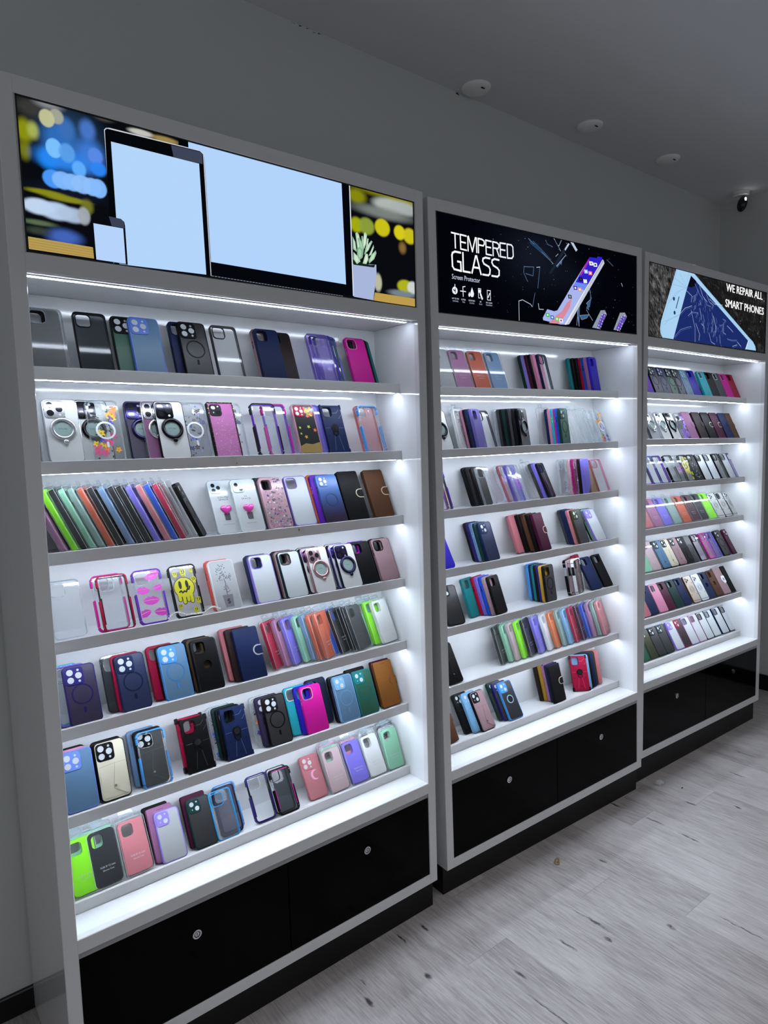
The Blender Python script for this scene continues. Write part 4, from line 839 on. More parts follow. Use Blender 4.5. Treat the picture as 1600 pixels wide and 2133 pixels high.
        b.ring(cx, z+.004, .009, .0135, -.002, .001, bm2); b.disc(cx, z+.004, .009, -.0026, .001, mat('ring_disc_steel', '2a2c30', .25, .6), 24)
        b.plate((cx-.0105, z-.022, cx+.0105, z+.002, .010), [(cx-.0075, z-.019, cx+.0075, z-.001, .007)], -.0024, -.0004, solidm('black' if a != 'crimson' else 'maroon', .3)); part('ring_holder', b, 'folded ring holder')
    elif ty == 'po':
        t = .013; m = leatherm(a); em = solidm(c, .4)
        b = MB(); b.plate((0, 0, w, L, R), [], .001, t, em, .0012); part('shell', b)
        b = MB(); b.plate((.0022, .0022, w-.0022, L-.0022, R-.001), [], -.0004, .002, m, .0008); part('leather_back', b)
        if op and op != '0': islandpart(op[0], em, dark=False)
        st = mat('seam_'+a, {'cream': '8e8a78', 'black': '2a2a2e', 'rosegrey': '5f484e', 'steel': '1c3850', 'blueice': '4a6a88'}.get(a, '222222'), .6)
        b = MB(); z1 = L*.60
        b.poly([(.006, .008), (w-.005, .008), (w-.005, z1), (.006, z1-.003)], -.0014, -.0003, m)
        b.poly([(w*.58, z1+.0005), (w-.0045, z1+.001), (w-.0045, .010), (w*.86, .007), (w*.44, .028), (w*.46, .040)], -.0024, -.0013, m)
        b.line([(.006, z1-.003), (w*.58, z1), (w-.005, z1)], .0008, -.0026, st); b.line([(w*.58, z1), (w*.46, .040), (w*.44, .028), (w*.86, .007)], .0008, -.0026, st)
        b.disc(w*.50, .034, .0030, -.0042, -.0024, mat('snap_metal', 'b0a898', .25, .8), 14); part('card_pocket', b)
    elif ty in ('fl', 'md', 'st', 'mo', 'he', 'tr'):
        t = .010
        pm = {'fl': clearm('clear'), 'md': frostm(a) if a != 'white' else frostm('white'), 'st': solidm('black'), 'mo': clearm('clear'), 'he': mat('heart_case_white', 'd4dadc', .15, alpha=.7), 'tr': glowm('silver')}[ty]
        holes = [cu] if ty in ('fl', 'mo', 'st') else []
        b = MB(); b.plate((.001, .001, w-.001, L-.001, R-.001), holes, .0004, .002, pm, .0004, back=False); part('back_panel', b)
        rimm = EDGE() if ty in ('fl', 'mo', 'he') else (solidm(c) if ty in ('md',) and c != 'silver' else (CHROME('silver') if ty == 'md' else (solidm('white') if ty == 'tr' else solidm('black'))))
        b = MB(); b.plate((0, 0, w, L, R), [(.0016, .0016, w-.0016, L-.0016, R-.001)], 0, t, rimm, .0008)
        if holes: b.plate((cu[0]-.0016, cu[1]-.0016, cu[2]+.0016, cu[3]+.0016, .010), [cu], -.0008, .002, rimm)
        part('rim', b)
        b = MB(); y = 0.0
        if ty == 'fl':
            pal = {'floral': (['d8b818', 'e07830', 'c84a80', '4a38b8', 'e0a020'], '1f2c24'), 'botanic': (['6a78d8', '4a4450', '7a82b0', '3a4878'], '2c3848'), 'bluefloral': (['2848c0', '3a62d8', '4a70e0'], '1c2c80'), 'violetfloral': (['7a58c8', '9a7ae0', '5a3aa8', '8a6ad4'], '4a3a90')}[a]
            lm = mat('leaf_'+a, pal[1], .5); n1, n2 = (19, 26) if a != 'violetfloral' else (26, 20)
            for k in range(n2):
                for _ in range(9):
                    x = rnd.uniform(.006, w-.012); z = rnd.uniform(.006, L-.012)
                    if not (x < cu[2]+.004 and z > cu[1]-.004): break
                leaf(b, x, z, rnd.uniform(.006, .012), rnd.uniform(.0012, .0025), rnd.uniform(0, 6.28) if x > .02 and x < w-.02 else (0.3 if x < .02 else 2.8), lm, y)
            for k in range(n1):
                for _ in range(9):
                    x = rnd.uniform(.011, w-.011); z = rnd.uniform(.011, L-.011)
                    if not (x < cu[2]+.010 and z > cu[1]-.010) and abs(math.hypot(x-w/2, z-L*.5)) > .014: break
                r = rnd.uniform(.0075, .0115) if a != 'botanic' else rnd.uniform(.004, .008); h = rnd.choice(pal[0])
                if a == 'botanic' and k % 2: b.disc(x, z, r*.6, y-.0001, y, mat('petal_'+h, h, .5), 14)
                else: flower(b, x, z, r, mat('petal_'+h, h, .5), mat('petal_core', '9a6a14', .5), y-.0001, rnd.uniform(0, 6))
            b2 = MB(); b2.ring(w/2, L*.50, .0195, .0245, -.0004, .0003, mat('white_ring', 'd8dcdc', .4), 36); b2.plate((w/2-.003, L*.5-.046, w/2+.003, L*.5-.031, .0025), [], -.0004, .0003, mat('white_ring', 'd8dcdc', .4))
            part('floral_print', b, {'floral': 'yellow, orange and pink flower print', 'botanic': 'blue and grey leaf print', 'bluefloral': 'blue flower print', 'violetfloral': 'violet flower print'}[a])
            if a != 'violetfloral': part('magnet_ring', b2, 'white magnet ring')
        elif ty == 'md':
            dm = mat('mandala_'+c, {'brown': '8a7464', 'slate': '8a98a8'}.get(c, '6c7278'), .4); cz = L*.50
            for r in (.008, .013, .019): b.ring(w/2, cz, r, r+.0012, y-.0003, y+.0004, dm, 30)
            for k in range(8): b.poly(star(w/2+.0105*cos(k*pi/4), cz+.0105*sin(k*pi/4), .003, 4, .4), y-.0002, y, dm)
            for k in range(14): leaf(b, w/2+.021*cos(k*pi/7), cz+.021*sin(k*pi/7), .006, .0012, k*pi/7, dm, y-.0002)
            for k in range(9): flower(b, .008+k*.008, .012, .004, dm, dm, y-.0002)
            for k in range(4): flower(b, .012 if k % 2 else w-.012, L*(.3 if k < 2 else .72), .005, dm, dm, y-.0002)
            part('mandala_print', b); islandpart('3', solidm('charcoal') if c == 'black' else pm, dark=True)
        elif ty == 'st':
            for k in range(26): b.poly(star(rnd.uniform(.01, w-.01), rnd.uniform(.01, L*.66), rnd.uniform(.002, .0045)), y-.0002, y, mat('star_silver', '8a98a4', .3))
            part('star_print', b, 'silver star print')
        elif ty == 'mo':
            pu = mat('print_purple', 'b02ac0', .4)
            put_text(b, 'I NEED', w*.52, L*.52, .014, y-.0002, pu, width=.046, align='c'); put_text(b, 'MONEY', w*.52, L*.39, .014, y-.0002, pu, width=.050, align='c'); put_text(b, 'NOT FEELINGS', w*.52, L*.33, .0055, y-.0002, pu, width=.046, align='c')
            for k in range(3): b.disc(w*.45+k*.005, L*.14, .0015, y-.0002, y, solidm('charcoal'), 8)
            part('slogan_print', b, 'purple slogan I NEED MONEY')
        elif ty == 'he':
            islandpart('3' if a == 'promax' else '2', mat('island_silver', 'a8b4c0', .2), dark=True)
            ink = mat('print_ink', '1c1c20', .5)
            put_text(b, '12 Pro Max' if a == 'promax' else '12', w/2, L*.66, .0055, y-.0002, ink, width=.034 if a == 'promax' else .008, align='c'); put_text(b, 'SPACE', w/2, L*.615, .0048, y-.0002, ink, width=.030, align='c')
            put_text(b, 'Cai-Acrylic', w/2, L*.16, .004, y-.0002, mat('print_grey', '7a7e84', .5), width=.034, align='c'); part('print', b, 'small black lettering')
            b = MB(); hm = mat('heart_pink', 'cf3a9c', .15, coat=.5); pts = []
            for i in range(30):
                tt = 2*pi*i/30; pts.append((16*sin(tt)**3, 13*cos(tt)-5*cos(2*tt)-2*cos(3*tt)-cos(4*tt)))
            cx, cz = w/2, L*.44; lay = [(1.0, .0), (1.0, -.003), (.93, -.0055), (.75, -.0075), (.4, -.009), (.02, -.0095)]; vs = []; fs = []; n = 30
            for sc_, yy in lay: vs += [(cx+p[0]*.00105*sc_, yy, cz+p[1]*.00105*sc_) for p in pts]
            for q in range(len(lay)-1): fs += [(q*n+i, q*n+(i+1) % n, (q+1)*n+(i+1) % n, (q+1)*n+i) for i in range(n)]
            b.add(vs, fs, hm, True); part('heart_grip', b, 'glossy pink heart grip')
            b = MB(); b.poly([(cx-.009, cz-.012), (cx+.009, cz-.012), (cx+.008, cz-.032), (cx-.008, cz-.032)], -.0015, .0004, mat('grip_stem_grey', '4a4450', .4)); part('grip_stem', b, 'grey grip stem')
        elif ty == 'tr':
            gm = mat('tree_grey', '5a5a60', .5)
            b.line([(w*.5, L*.30), (w*.49, L*.42), (w*.53, L*.52), (w*.50, L*.62)], .002, y-.0002, gm)
            for k in range(60):
                an = rnd.uniform(-.2, pi+.2); r = rnd.uniform(.004, .034); x = min(max(w*.5+r*cos(an)*.8, .006), w-.006); z = min(L*.62+r*sin(an)*1.3, L-.008); leaf(b, x, z, .004, .0014, rnd.uniform(0, 6), gm, y-.0002)
            for k in range(14): leaf(b, w*.5+rnd.uniform(-.008, .008), rnd.uniform(L*.33, L*.5), .004, .0012, rnd.uniform(0, 6), gm, y-.0002)
            b.poly([(w*.30, L*.30), (w*.70, L*.30), (w*.66, L*.06), (w*.34, L*.06)], y-.0002, y, mat('pot_grey', '77757e', .5)); put_text(b, '$', w*.5, L*.13, .014, y-.0004, solidm('charcoal'), width=.010, align='c'); part('tree_print', b, 'grey tree in a pot marked with a dollar sign')
    elif ty in ('gl', 'ge', 'au'):
        t = .012
        if ty == 'gl':
            b = MB(); b.plate((.003, .003, w-.003, L-.003, .004), [], .0004, .003, mat('glitter_pinkviolet', 'b0609c', .3, bump=(1800, 1.0))); part('glitter_panel', b)
            b = MB(); b.plate((0, 0, w, L, .004), [(.0035, .0035, w-.0035, L-.0035, .003)], -.001, t, solidm('black'), .0008); part('frame', b, 'black studded frame')
            b = MB(); gm = mat('stud_gold', 'c8b060', .25, .8)
            for k in range(12):
                z = .006+k*(L-.012)/11
                for x in (.0018, w-.0018): b.disc(x, z, .0011, -.0020, -.0008, gm, 8)
            for k in range(6):
                x = .01+k*(w-.02)/5
                for z in (.0018, L-.0018): b.disc(x, z, .0011, -.0020, -.0008, gm, 8)
            part('studs', b, 'gold studs')
            b = MB()
            for k in range(180):
                h = rnd.choice(['e8c8e8', 'd8b040', '7a1a50', 'f0e8f8', 'c04a90']); b.poly(star(rnd.uniform(.006, w-.006), rnd.uniform(.006, L-.05), rnd.uniform(.0005, .0012), 4, .6), .0002, .0002, mat('fleck_'+h, h, .3))
            part('flecks', b); islandpart('2', solidm('black'), dark=True)
        elif ty == 'ge':
            base = 'clear' if a == 'clear' else 'rosegold'
            b = MB(); b.plate((0, 0, w, L, R), [cu], 0, t, clearm('clear') if a == 'clear' else mat('rose_clear', 'c9a0ac', .2, alpha=.7), .0012, back=False); part('shell', b)
            b = MB(); gms = [mat('gem_silver', 'd4d8dc', .12, .6), mat('gem_grey', '8a8e94', .15, .6), mat('gem_violet', '5a48a8', .15, .2), mat('gem_pink', 'c070a0', .2, .1), mat('gem_pearl', 'e0dcd8', .2)]
            for k in range(230 if not far else 80):
                for _ in range(6):
                    x = rnd.uniform(.004, w-.004); z = rnd.uniform(.004, L-.004)
                    if not (x < cu[2]+.003 and z > cu[1]-.003) and not (x < .014 and z > L*.5): break
                r = rnd.uniform(.0012, .0036); m = rnd.choice(gms[:2]*5+gms[2:]); q = rnd.uniform(0, 1); n = 6
                vs = [(x+r*cos(q+2*pi*i/n), 0, z+r*sin(q+2*pi*i/n)) for i in range(n)]+[(x+r*.55*cos(q+.5+2*pi*i/n), -r*.7, z+r*.55*sin(q+.5+2*pi*i/n)) for i in range(n)]
                b.add(vs, [(i, (i+1) % n, i+n) for i in range(n)]+[((i+1) % n, (i+1) % n+n, i+n) for i in range(n)]+[tuple(range(n, 2*n))], m)
            part('rhinestones', b, 'silver and violet rhinestones')
        else:
            b = MB(); b.plate((.004, .004, w-.004, L-.004, R-.002), [], .0006, .003, mat('autumn_dark', '26292c', .2)); part('back_panel', b)
            b = MB(); b.plate((0, 0, w, L, R), [(.0042, .0042, w-.0042, L-.0042, R-.003)], 0, t, mat('clear_pinkish', 'b88a94', .15, alpha=.6), .0012); part('frame', b)
            b = MB(); y = .0004
            for k in range(26):
                h = rnd.choice(['a8b020', 'c89a18', 'd0601c', '6a8a20', 'c83a2a']); r = rnd.uniform(.004, .008)
                x = rnd.uniform(.012, w-.012); z = L-.012-abs(rnd.gauss(0, .022)) if k < 21 else rnd.uniform(L*.3, L*.6)
                if x < cu[2] and z > cu[1]-.004: x = rnd.uniform(cu[2]+.006, w-.01)
                b.poly(star(x, z, r, 5, .42, rnd.uniform(0, 6)), y, y, mat('leafy_'+h, h, .4)); y -= .00001
            part('leaf_print', b, 'autumn leaf print')
            b = MB(); b.poly([(.005, .006), (w-.005, .006), (w-.005, L*.24), (w*.6, L*.20), (w*.3, L*.22), (.005, L*.17)], .0003, .0006, mat('gold_glitter', '8a6f14', .35, bump=(1600, 1))); part('gold_glitter', b, 'gold glitter pool')
            islandpart('3', solidm('crimson'), dark=False)
    _cc[k] = (out, w, L)
    return _cc[k]

NAME = dict(fr='phone_case', so='phone_case', cl='clear_phone_case', cf='clear_phone_case', bu='bumper_phone_case', bx='boxed_phone_case', wa='wallet_phone_case', ri='ring_phone_case', ar='armored_phone_case', po='leather_phone_case',
            fl='printed_phone_case', li='printed_phone_case', sm='printed_phone_case', gl='glitter_phone_case', ge='rhinestone_phone_case', mo='printed_phone_case', he='heart_phone_case', au='glitter_phone_case', tr='printed_phone_case', st='printed_phone_case', md='printed_phone_case', gr='phone_case', gt='glitter_phone_case')
def describe(key):
    f = key.split(':'); ty, a = f[0], f[1]; c = f[2] if len(f) > 2 else a; op = f[3] if len(f) > 3 else ''
    A, Cw = cw(a), cw(c)
    if ty == 'fr':
        d = 'frosted %s case' % A if a not in ('frost',) else 'frosted clear case'
        if c != a: d = 'frosted %s case with %s rim' % (A if a != 'frost' else 'clear', Cw)
        return d + (' and ring' if 'm' in op or 'r' in op else '')
    if ty == 'so':
        if 'h' in op: return '%s leather case with round hole' % A
        if 'l' in op: return '%s leather case' % A
        return ('solid %s case' % A) if c == a else 'solid %s case with %s trim' % (A, Cw)
    if ty == 'cl': return 'see-through case' if a == 'clear' else 'see-through %s tinted case' % A
    if ty == 'cf': return ('clear' if a in ('clear',) else ('frosted clear' if a == 'frost' else A))+' case with %s frame' % Cw
    if ty == 'bu': return '%s bumper case' % A if a == c else '%s and %s bumper case' % (A, Cw)
    if ty == 'bx': return 'empty clear blister box' if a == 'clear' else '%s silicone case in clear box' % A
    if ty == 'wa': return '%s leather wallet case' % A + (' with %s clasp' % Cw if c != a and c in ('cream', 'white', 'gem') else '')
    if ty == 'ri': return '%s case with %s ring stand' % ('pale' if a == 'pearl' else A, Cw)
    if ty == 'ar': return '%s armoured case with ring holder' % A
    if ty == 'po': return '%s leather case with card pocket' % A
    if ty == 'ge': return 'case crusted with silver rhinestones' if a == 'clear' else 'pink case crusted with silver rhinestones'
    return {'fl': {'floral': 'clear case with yellow flower print', 'botanic': 'clear case with blue leaf print', 'bluefloral': 'clear case with blue flower print', 'violetfloral': 'violet flower print case'}.get(a, ''), 'li': 'purple bumper case with pink lips', 'sm': 'black case with yellow smileys',
            'gl': 'pink glitter case with studded black frame', 'mo': 'clear case with purple slogan', 'he': 'white case, pink heart grip, %s' % ('three lenses' if a == 'promax' else 'two lenses'), 'au': 'autumn leaf case with gold glitter',
            'tr': 'silver case printed with potted tree', 'st': 'black case with silver stars', 'md': '%s mandala print case with %s rim' % ('silver' if a == 'pearl' else A, Cw), 'gr': 'blue to plum gradient case', 'gt': 'rose glitter case with crescent'}[ty]
SHN = ['top', 'second', 'third', 'fourth', 'fifth', 'sixth', 'bottom']; CBN = {1: 'left', 2: 'middle', 3: 'right'}
ORD = ['first', 'second', 'third', 'fourth', 'fifth', 'sixth', 'seventh', 'eighth', 'ninth']
NUM = {2: 'two', 3: 'three', 4: 'four', 5: 'five', 6: 'six', 7: 'seven', 8: 'eight'}
def csize(c, r, ty):
    w_, L = (.081, .168) if (c == 1 and r <= 3) else ((.0775, .151) if c == 1 and r <= 6 else ((.07, .138) if c == 1 else (.078, .157 if c == 2 else .154)))
    if ty == 'bx': w_ += .006; L += .010
    if ty == 'wa': w_ += .002; L += .006
    return w_, L
THK = dict(fr=.011, so=.012, cl=.010, cf=.011, bu=.012, bx=.0155, wa=.014, ri=.011, ar=.013, po=.013, fl=.010, li=.011, sm=.011, gl=.012, ge=.012, mo=.010, he=.010, au=.012, tr=.011, st=.011, md=.010, gr=.011, gt=.011)
def R(c, r, table):
    """stand the cases of one shelf: kind, x mm, y mm, turn, lean, stack number"""
    rows = [l.split() for l in table.strip().split('\n')]
    items = []
    for l in rows: items.append((l[0], float(l[1])/1000, float(l[2])/1000, float(l[3]), float(l[4]), int(l[5])))
    M0 = cabM(c); T = LT[r-1]; where = "%s display's %s shelf" % (CBN[c], SHN[r-1])
    ds = [describe(i[0]) for i in items]
    order = sorted(range(len(items)), key=lambda i: items[i][1])
    labels = [None]*len(items)
    for d in set(ds):
        idx = [i for i in order if ds[i] == d]
        if len(idx) == 1: labels[idx[0]] = '%s on %s' % (d, where); continue
        # single them out by the neighbour, else count them from the left
        nb = {}
        for i in idx:
            p = order.index(i); q = order[p-1] if p > 0 else None
            nb[i] = None if q is None or ds[q] == d else cw(items[q][0].split(':')[1])
        for k, i in enumerate(idx):
            n_ = nb[i]
            if n_ and n_ not in ('clear', 'frost', 'pearl') and sum(1 for j in idx if nb[j] == n_) == 1:
                lb = '%s right of %s, %s' % (d, n_, where)
            else: lb = '%s, %s of %s from left, %s' % (d, ORD[k], NUM.get(len(idx), 'several'), where)
            labels[i] = lb
    for i, (key, x, y, yaw, lean, g) in enumerate(items):
        ty = key.split(':')[0]; w_, L = csize(c, r, ty)
        parts, _, _ = case_parts(key, w_, L, c == 3)
        th = radians(lean); z = T-TRAY+THK[ty]*sin(th)+.0003
        M = M0 @ Matrix.Translation((x, y, z)) @ Matrix.Rotation(radians(yaw), 4, 'Z') @ Matrix.Rotation(-th, 4, 'X')
        t = thing(NAME[ty], labels[i], 'phone case', M, "phone cases on the %s" % where)
        for nm, me, lab, subs in parts:
            o = obj(nm, me, t, lab)
            for sn, sm_ in subs: obj(sn, sm_, o)

# bead strap lying on the fourth shelf of the left display
t = thing('bead_strap', 'string of white pearl beads curled on the left display shelf beneath the smiley case', 'bead strap', cabM(1) @ Matrix.Translation((.40, .113, LT[3]-TRAY)))
b = MB(); pm = mat('pearl_bead', 'e8e4dc', .2)
for k in range(34):
    tt = k/33; x = -.06+.15*tt; yy = .006*sin(tt*7); zz = .0035+.011*max(0, sin(tt*9.5))
    ellipsoid(b, (x, yy-.004, zz+.010), (.0026, .0026, .0026), pm, 8, 6)
obj('beads', b.mesh('beads'), t)
R(1,1,'''so:black:black 57 136.4 0 21 0
cl:silver 61 125 0 21 0
cf:smoke:black 167 128 0 21 1
fr:green:black:3 262 138.7 0 21 2
fr:steel:periwinkle:3 303 125 0 21 2
so:navy:navy 416 137.4 0 21 3
fr:charcoal:black:3m 437 125 0 21 3
cf:clear:graphite 536 130 0 21 4
so:espresso:black 727 145 0 21 5
so:rosegrey:black 667 131.5 0 21 5
so:navy:navy:l 669 118 0 21 5
bu:violet:teal 895 139.9 0 21 6
bu:purple:blue 871 126.4 0 21 6
cl:lilac 849 115 0 21 6
so:teal:black 1040 147 0 21 7
so:black:black 1020 133.5 0 21 7
so:magenta:pink 1000 120 0 21 7''')
R(1,2,'''so:silver:silver:n 65 130.3 0 20 0
ri:pearl:silver 78 118 0 20 0
ri:pearl:black 155 132.5 0 20 1
fl:floral:clear 179 118 0 20 1
ri:plumglitter:indigo 283 143.1 0 20 2
ri:orchid:silver 322 127.5 0 20 2
ri:pearl:black 352 112 0 20 2
fl:botanic:clear 541 139.7 0 20 3
fl:botanic:clear 424 128.4 0 20 3
gl:pink:black 506 115 0 20 3
bu:magenta:purple 687 128.4 0 20 4
bu:black:purple 643 115 0 20 4
cl:violet 812 128.4 0 20 5
au:crimson:clear 783 115 0 20 5
ar:navy:navy 899 130 0 20 6
cl:rose 1037 131.4 0 20 7
bu:skyblue:skyblue:p 1041 118 0 20 7''')
R(1,3,'''bx:mauve 99 108 60 25 0
bx:lime 125 108 60 25 0
bx:black 146 108 60 25 0
bx:mint 167 108 60 25 0
bx:sage 189 108 60 25 0
bx:rust 212 108 60 25 0
bx:black 236 108 60 25 0
bx:slate 262 108 60 25 0
bx:black 286 108 60 25 0
bx:black 308 108 60 25 0
bx:violet 331 108 60 25 0
bx:rose 359 108 60 25 0
bx:blue 379 107 60 25 0
bx:crimson 402 107 60 25 0
bx:clear 425 107 60 25 0
fr:black:black:2m 451 107 60 25 0
ge:clear:gem 554 142.7 0 25 1
he:promax:pink 505 129 0 25 1
he:plain:pink 569 112 0 25 1
so:black:black 655 139.8 0 25 2
so:smoke:black 657 125.9 0 25 2
ge:rosegem:gem 663 112 0 25 2
cf:frost:lilac 760 128 0 25 3
so:orange:yellow:n 847 134.7 0 25 4
so:purple:pink:n 852 120.8 0 25 4
gr:blue:plum:3 865 108 0 25 4
wa:black:cream 955 115 0 25 5
wa:brown:cream 1071 125 0 25 6''')
R(1,4,'''cl:clear 61 130 0 25 0
bu:magenta:magenta 166 123.9 0 25 1
bu:crimson:black 176 110 0 25 1
li:purple:pink 271 120 0 25 2
sm:black:yellow 371 120 0 25 3
so:coral:navy:n 481 124.8 0 25 4
tr:silver:black 485 112 0 25 4
so:navy:navy 609 127.8 0 25 5
cf:frost:lilac 615 115 0 25 5
so:black:black 705 136.7 0 25 6
so:rosegrey:rosegrey 709 122.8 0 25 6
cf:frost:darkgreen 712 110 0 25 6
ri:pearl:black 798 140.2 0 25 7
ri:pearl:plum 803 124.1 0 25 7
ri:pearl:rosegold 814 108 0 25 7
ri:pearl:black 905 138.2 0 25 8
ri:pearl:violet 911 122.1 0 25 8
ri:pearl:indigo 919 106 0 25 8
so:purple:magenta 987 125.9 0 25 9
so:black:black:l 992 112 0 25 9
so:black:black 1083 128.9 0 25 10
so:rosegrey:black 1084 115 0 25 10''')
R(1,5,'''bu:cyan:magenta 43 132.7 0 25 0
bu:violet:violet 57 118.8 0 25 0
fr:plum:indigo:3m 78 106 0 25 0
cl:smoke 179 136.7 0 25 1
so:crimson:black 201 122.8 0 25 1
fr:navy:navy:3m 207 110 0 25 1
so:crimson:crimson 301 136.7 0 25 2
so:black:black:n 322 122.8 0 25 2
fr:steel:skyblue:3m 324 110 0 25 2
so:black:black 406 135.8 0 25 3
so:bronze:bronze 411 121.9 0 25 3
so:black:black:hl 417 108 0 25 3
wa:rose:rose 522 139.5 0 25 4
wa:espresso:espresso 534 122.8 0 25 4
wa:navy:gem 550 106 0 25 4
bx:crimson 675 131.7 30 17.6 5
bx:mauve 714 131.7 30 17.6 5
bx:violet 741 127.9 30 17.6 5
bx:mint 782 127.9 30 17.6 5
bx:slate 810 124.9 30 17.6 5
bx:rust 828 115.6 30 17.6 5
bx:rust 849 108 30 17.6 5
bx:blue 891 129.3 22 21.4 6
bx:black 916 120.6 22 21.4 6
bx:black 960 119.8 22 21.4 6
bx:darkgrey 977 108 22 21.4 6
bx:mint 1031 136.7 12 22.6 7
bx:lime 1056 124.3 12 22.6 7
bx:white 1082 112 12 22.6 7''')
R(1,6,'''so:black:black 47 141.1 0 22 0
so:pink:pink 47 127.5 0 22 0
fr:steel:periwinkle:3 57 115 0 22 0
so:black:black 137 129.7 0 22 1
po:cream:black:3 140 115 0 22 1
so:slate:slate 232 136.2 0 22 2
po:black:black:3 245 121.5 0 22 2
bu:skyblue:skyblue:p 248 106 0 22 2
ar:crimson:black 369 128.6 0 22 3
ar:black:black 375 112 0 22 3
fl:bluefloral:clear 468 147.8 0 22 4
so:darkgreen:darkgreen 480 134.3 0 22 4
so:black:black 486 120.7 0 22 4
ar:navy:navy 494 106 0 22 4
fl:floral:clear 602 136.3 0 22 5
fr:plum:plum:3m 616 123.8 0 22 5
fr:charcoal:black:3m 633 110 0 22 5
so:navyslate:navyslate 812 146.8 0 22 6
so:cyan:white 723 133.2 0 22 6
so:violetblue:violetblue 752 119.6 0 22 6
so:magenta:pink 766 106 0 22 6
fr:plum:black:2m 887 125.8 0 22 7
fr:steel:blueice:2m 896 112 0 22 7
wa:black:black 961 125.2 0 22 8
fr:green:teal:2m 977 112 0 22 8
wa:maroon:maroon 1079 136.4 0 22 9
wa:tan:tan 1076 120 0 22 9''')
R(1,7,'''bx:clear 56 145.9 3 26 0
bx:mint 54 127.9 3 26 0
bx:lime 55 110 3 26 0
bx:clear 109 145.9 3 26 1
bx:mint 108 127.9 3 26 1
bx:navyblack 109 110 3 26 1
bx:clear 189 128.6 3 30 2
bx:rose 189 110 3 30 2
wa:black:black 266 139.6 0 30 3
wa:mauve:mauve 272 122.1 0 30 3
fr:silver:lilac:2 286 108 0 30 3
wa:maroon:maroon 373 126.1 0 30 4
fr:charcoal:darkgreen:2 381 112 0 30 4
bu:skyblue:skyblue 474 133.6 0 30 5
cl:plum 465 121.4 0 30 5
cf:clear:azure 448 108 0 30 5
bu:indigo:black 577 120 0 30 6
cf:clear:graphite 649 124.5 0 30 7
bu:black:magenta:p 654 110 0 30 7
gt:rose:rose 772 125 0 30 8
bx:pink 860 143 3 27.3 9
bx:mint 853 124.5 3 27.3 9
bx:clearpink 847 106 3 27.3 9
bx:pink 939 126.9 3 30 10
bx:violet 933 108 3 30 10
bx:white 1025 143.2 3 27.2 11
bx:clear 1015 124.5 3 27.2 11
bx:white 1007 106 3 27.2 11
bx:white 1112 159 3 20.2 12
bx:black 1102 141.3 3 20.2 12
bx:white 1092 123.6 3 20.2 12
bx:mint 1085 106 3 20.2 12''')
R(2,1,'''bx:silver 138 118 0 21 0
bx:mauve 225 118 0 21 1
bx:rust 318 118 0 21 2
bx:slate 411 118 0 21 3
so:darkgreen:black:n 647 162.2 14 13.7 4
so:lilac:lilac:n 653 150.3 14 13.7 4
so:maroon:maroon:n 660 138.7 14 13.7 4
so:black:black:n 666 126.7 14 13.7 4
so:pink:pink:n 673 115.1 14 13.7 4
cf:clear:navy 694 108 14 13.7 4
so:teal:teal:n 953 172.1 14 9.8 5
so:black:black:n 972 163.6 14 9.8 5
so:black:black:n 986 153.9 14 9.8 5
so:crimson:black:n 999 143.9 14 9.8 5
so:blue:black:n 1002 131.6 14 9.8 5
so:mauve:mauve:n 1005 119 14 9.8 5
so:violetblue:violetblue 1013 108 14 9.8 5''')
R(2,2,'''ri:pearl:black 116 115 0 21 0
bx:writing 262 148.6 22 12.8 1
so:pink:pink:n 309 148.6 22 12.8 1
so:black:black:n 307 134.2 22 12.8 1
so:navy:navy:n 306 119.6 22 12.8 1
so:lavender:lavender 317 110 22 12.8 1
cf:clear:plum 352 125 0 21 2
cl:clear 490 176.1 16 8.2 3
cf:smoke:graphite 507 168.8 16 8.2 3
cf:smoke:black 512 158.1 16 8.2 3
cf:clear:darkgreen 517 147.4 16 8.2 3
cf:smoke:black 522 136.6 16 8.2 3
cf:smoke:graphite 528 126.1 16 8.2 3
cf:smoke:black 537 116.5 16 8.2 3
ri:greyglitter:black 550 108 16 8.2 3
bx:clear 752 173.6 14 7 4
so:navy:navy:n 796 171.4 14 7 4
so:pink:pink:n 800 159.3 14 7 4
so:cyan:lime:n 804 147.3 14 7 4
so:magenta:pink:n 808 135.1 14 7 4
so:blue:navy:n 799 119.8 14 7 4
fr:green:darkgreen:2m 800 108 14 7 4
bx:clear 945 141.7 8 21 5
bx:clear 986 130.1 8 21 5
cl:clear 1036 125.6 8 21 5
cl:clear 1050 116.2 8 21 5
fl:floral:clear 1074 108 8 21 5''')
R(2,3,'''bu:crimson:purple 93 125.6 0 22 0
bu:purple:black 101 112 0 22 0
cf:smoke:black 318 154.3 10 19 1
cf:clear:black 322 142.5 10 19 1
so:charcoal:black:n 324 129.5 10 19 1
so:black:black:n 328 116.6 10 19 1
cl:clear 344 108 10 19 1
cl:clear 494 145.2 14 21.3 2
cl:rose 503 135.8 14 21.3 2
cl:clear 515 126.9 14 21.3 2
cl:violet 524 117.4 14 21.3 2
mo:clear:purple 533 108 14 21.3 2
bx:clear 649 125.7 22 22 3
so:graphite:black:n 691 125.7 22 22 3
so:violet:violet:n 701 115.2 22 22 3
cf:smoke:black 716 108 22 22 3
cl:clear 876 178.5 18 6.3 4
ge:clear:gem 891 170.2 18 6.3 4
cl:clear 907 162.4 18 6.3 4
ge:rosegem:gem 912 150.6 18 6.3 4
cl:magenta 924 141.2 18 6.3 4
ge:clear:gem 928 129.3 18 6.3 4
so:black:black:n 940 118.1 18 6.3 4
so:violet:violet:n 950 108 18 6.3 4
cl:tan 990 120 0 22 5
cf:clear:pink 1066 120 0 22 6''')
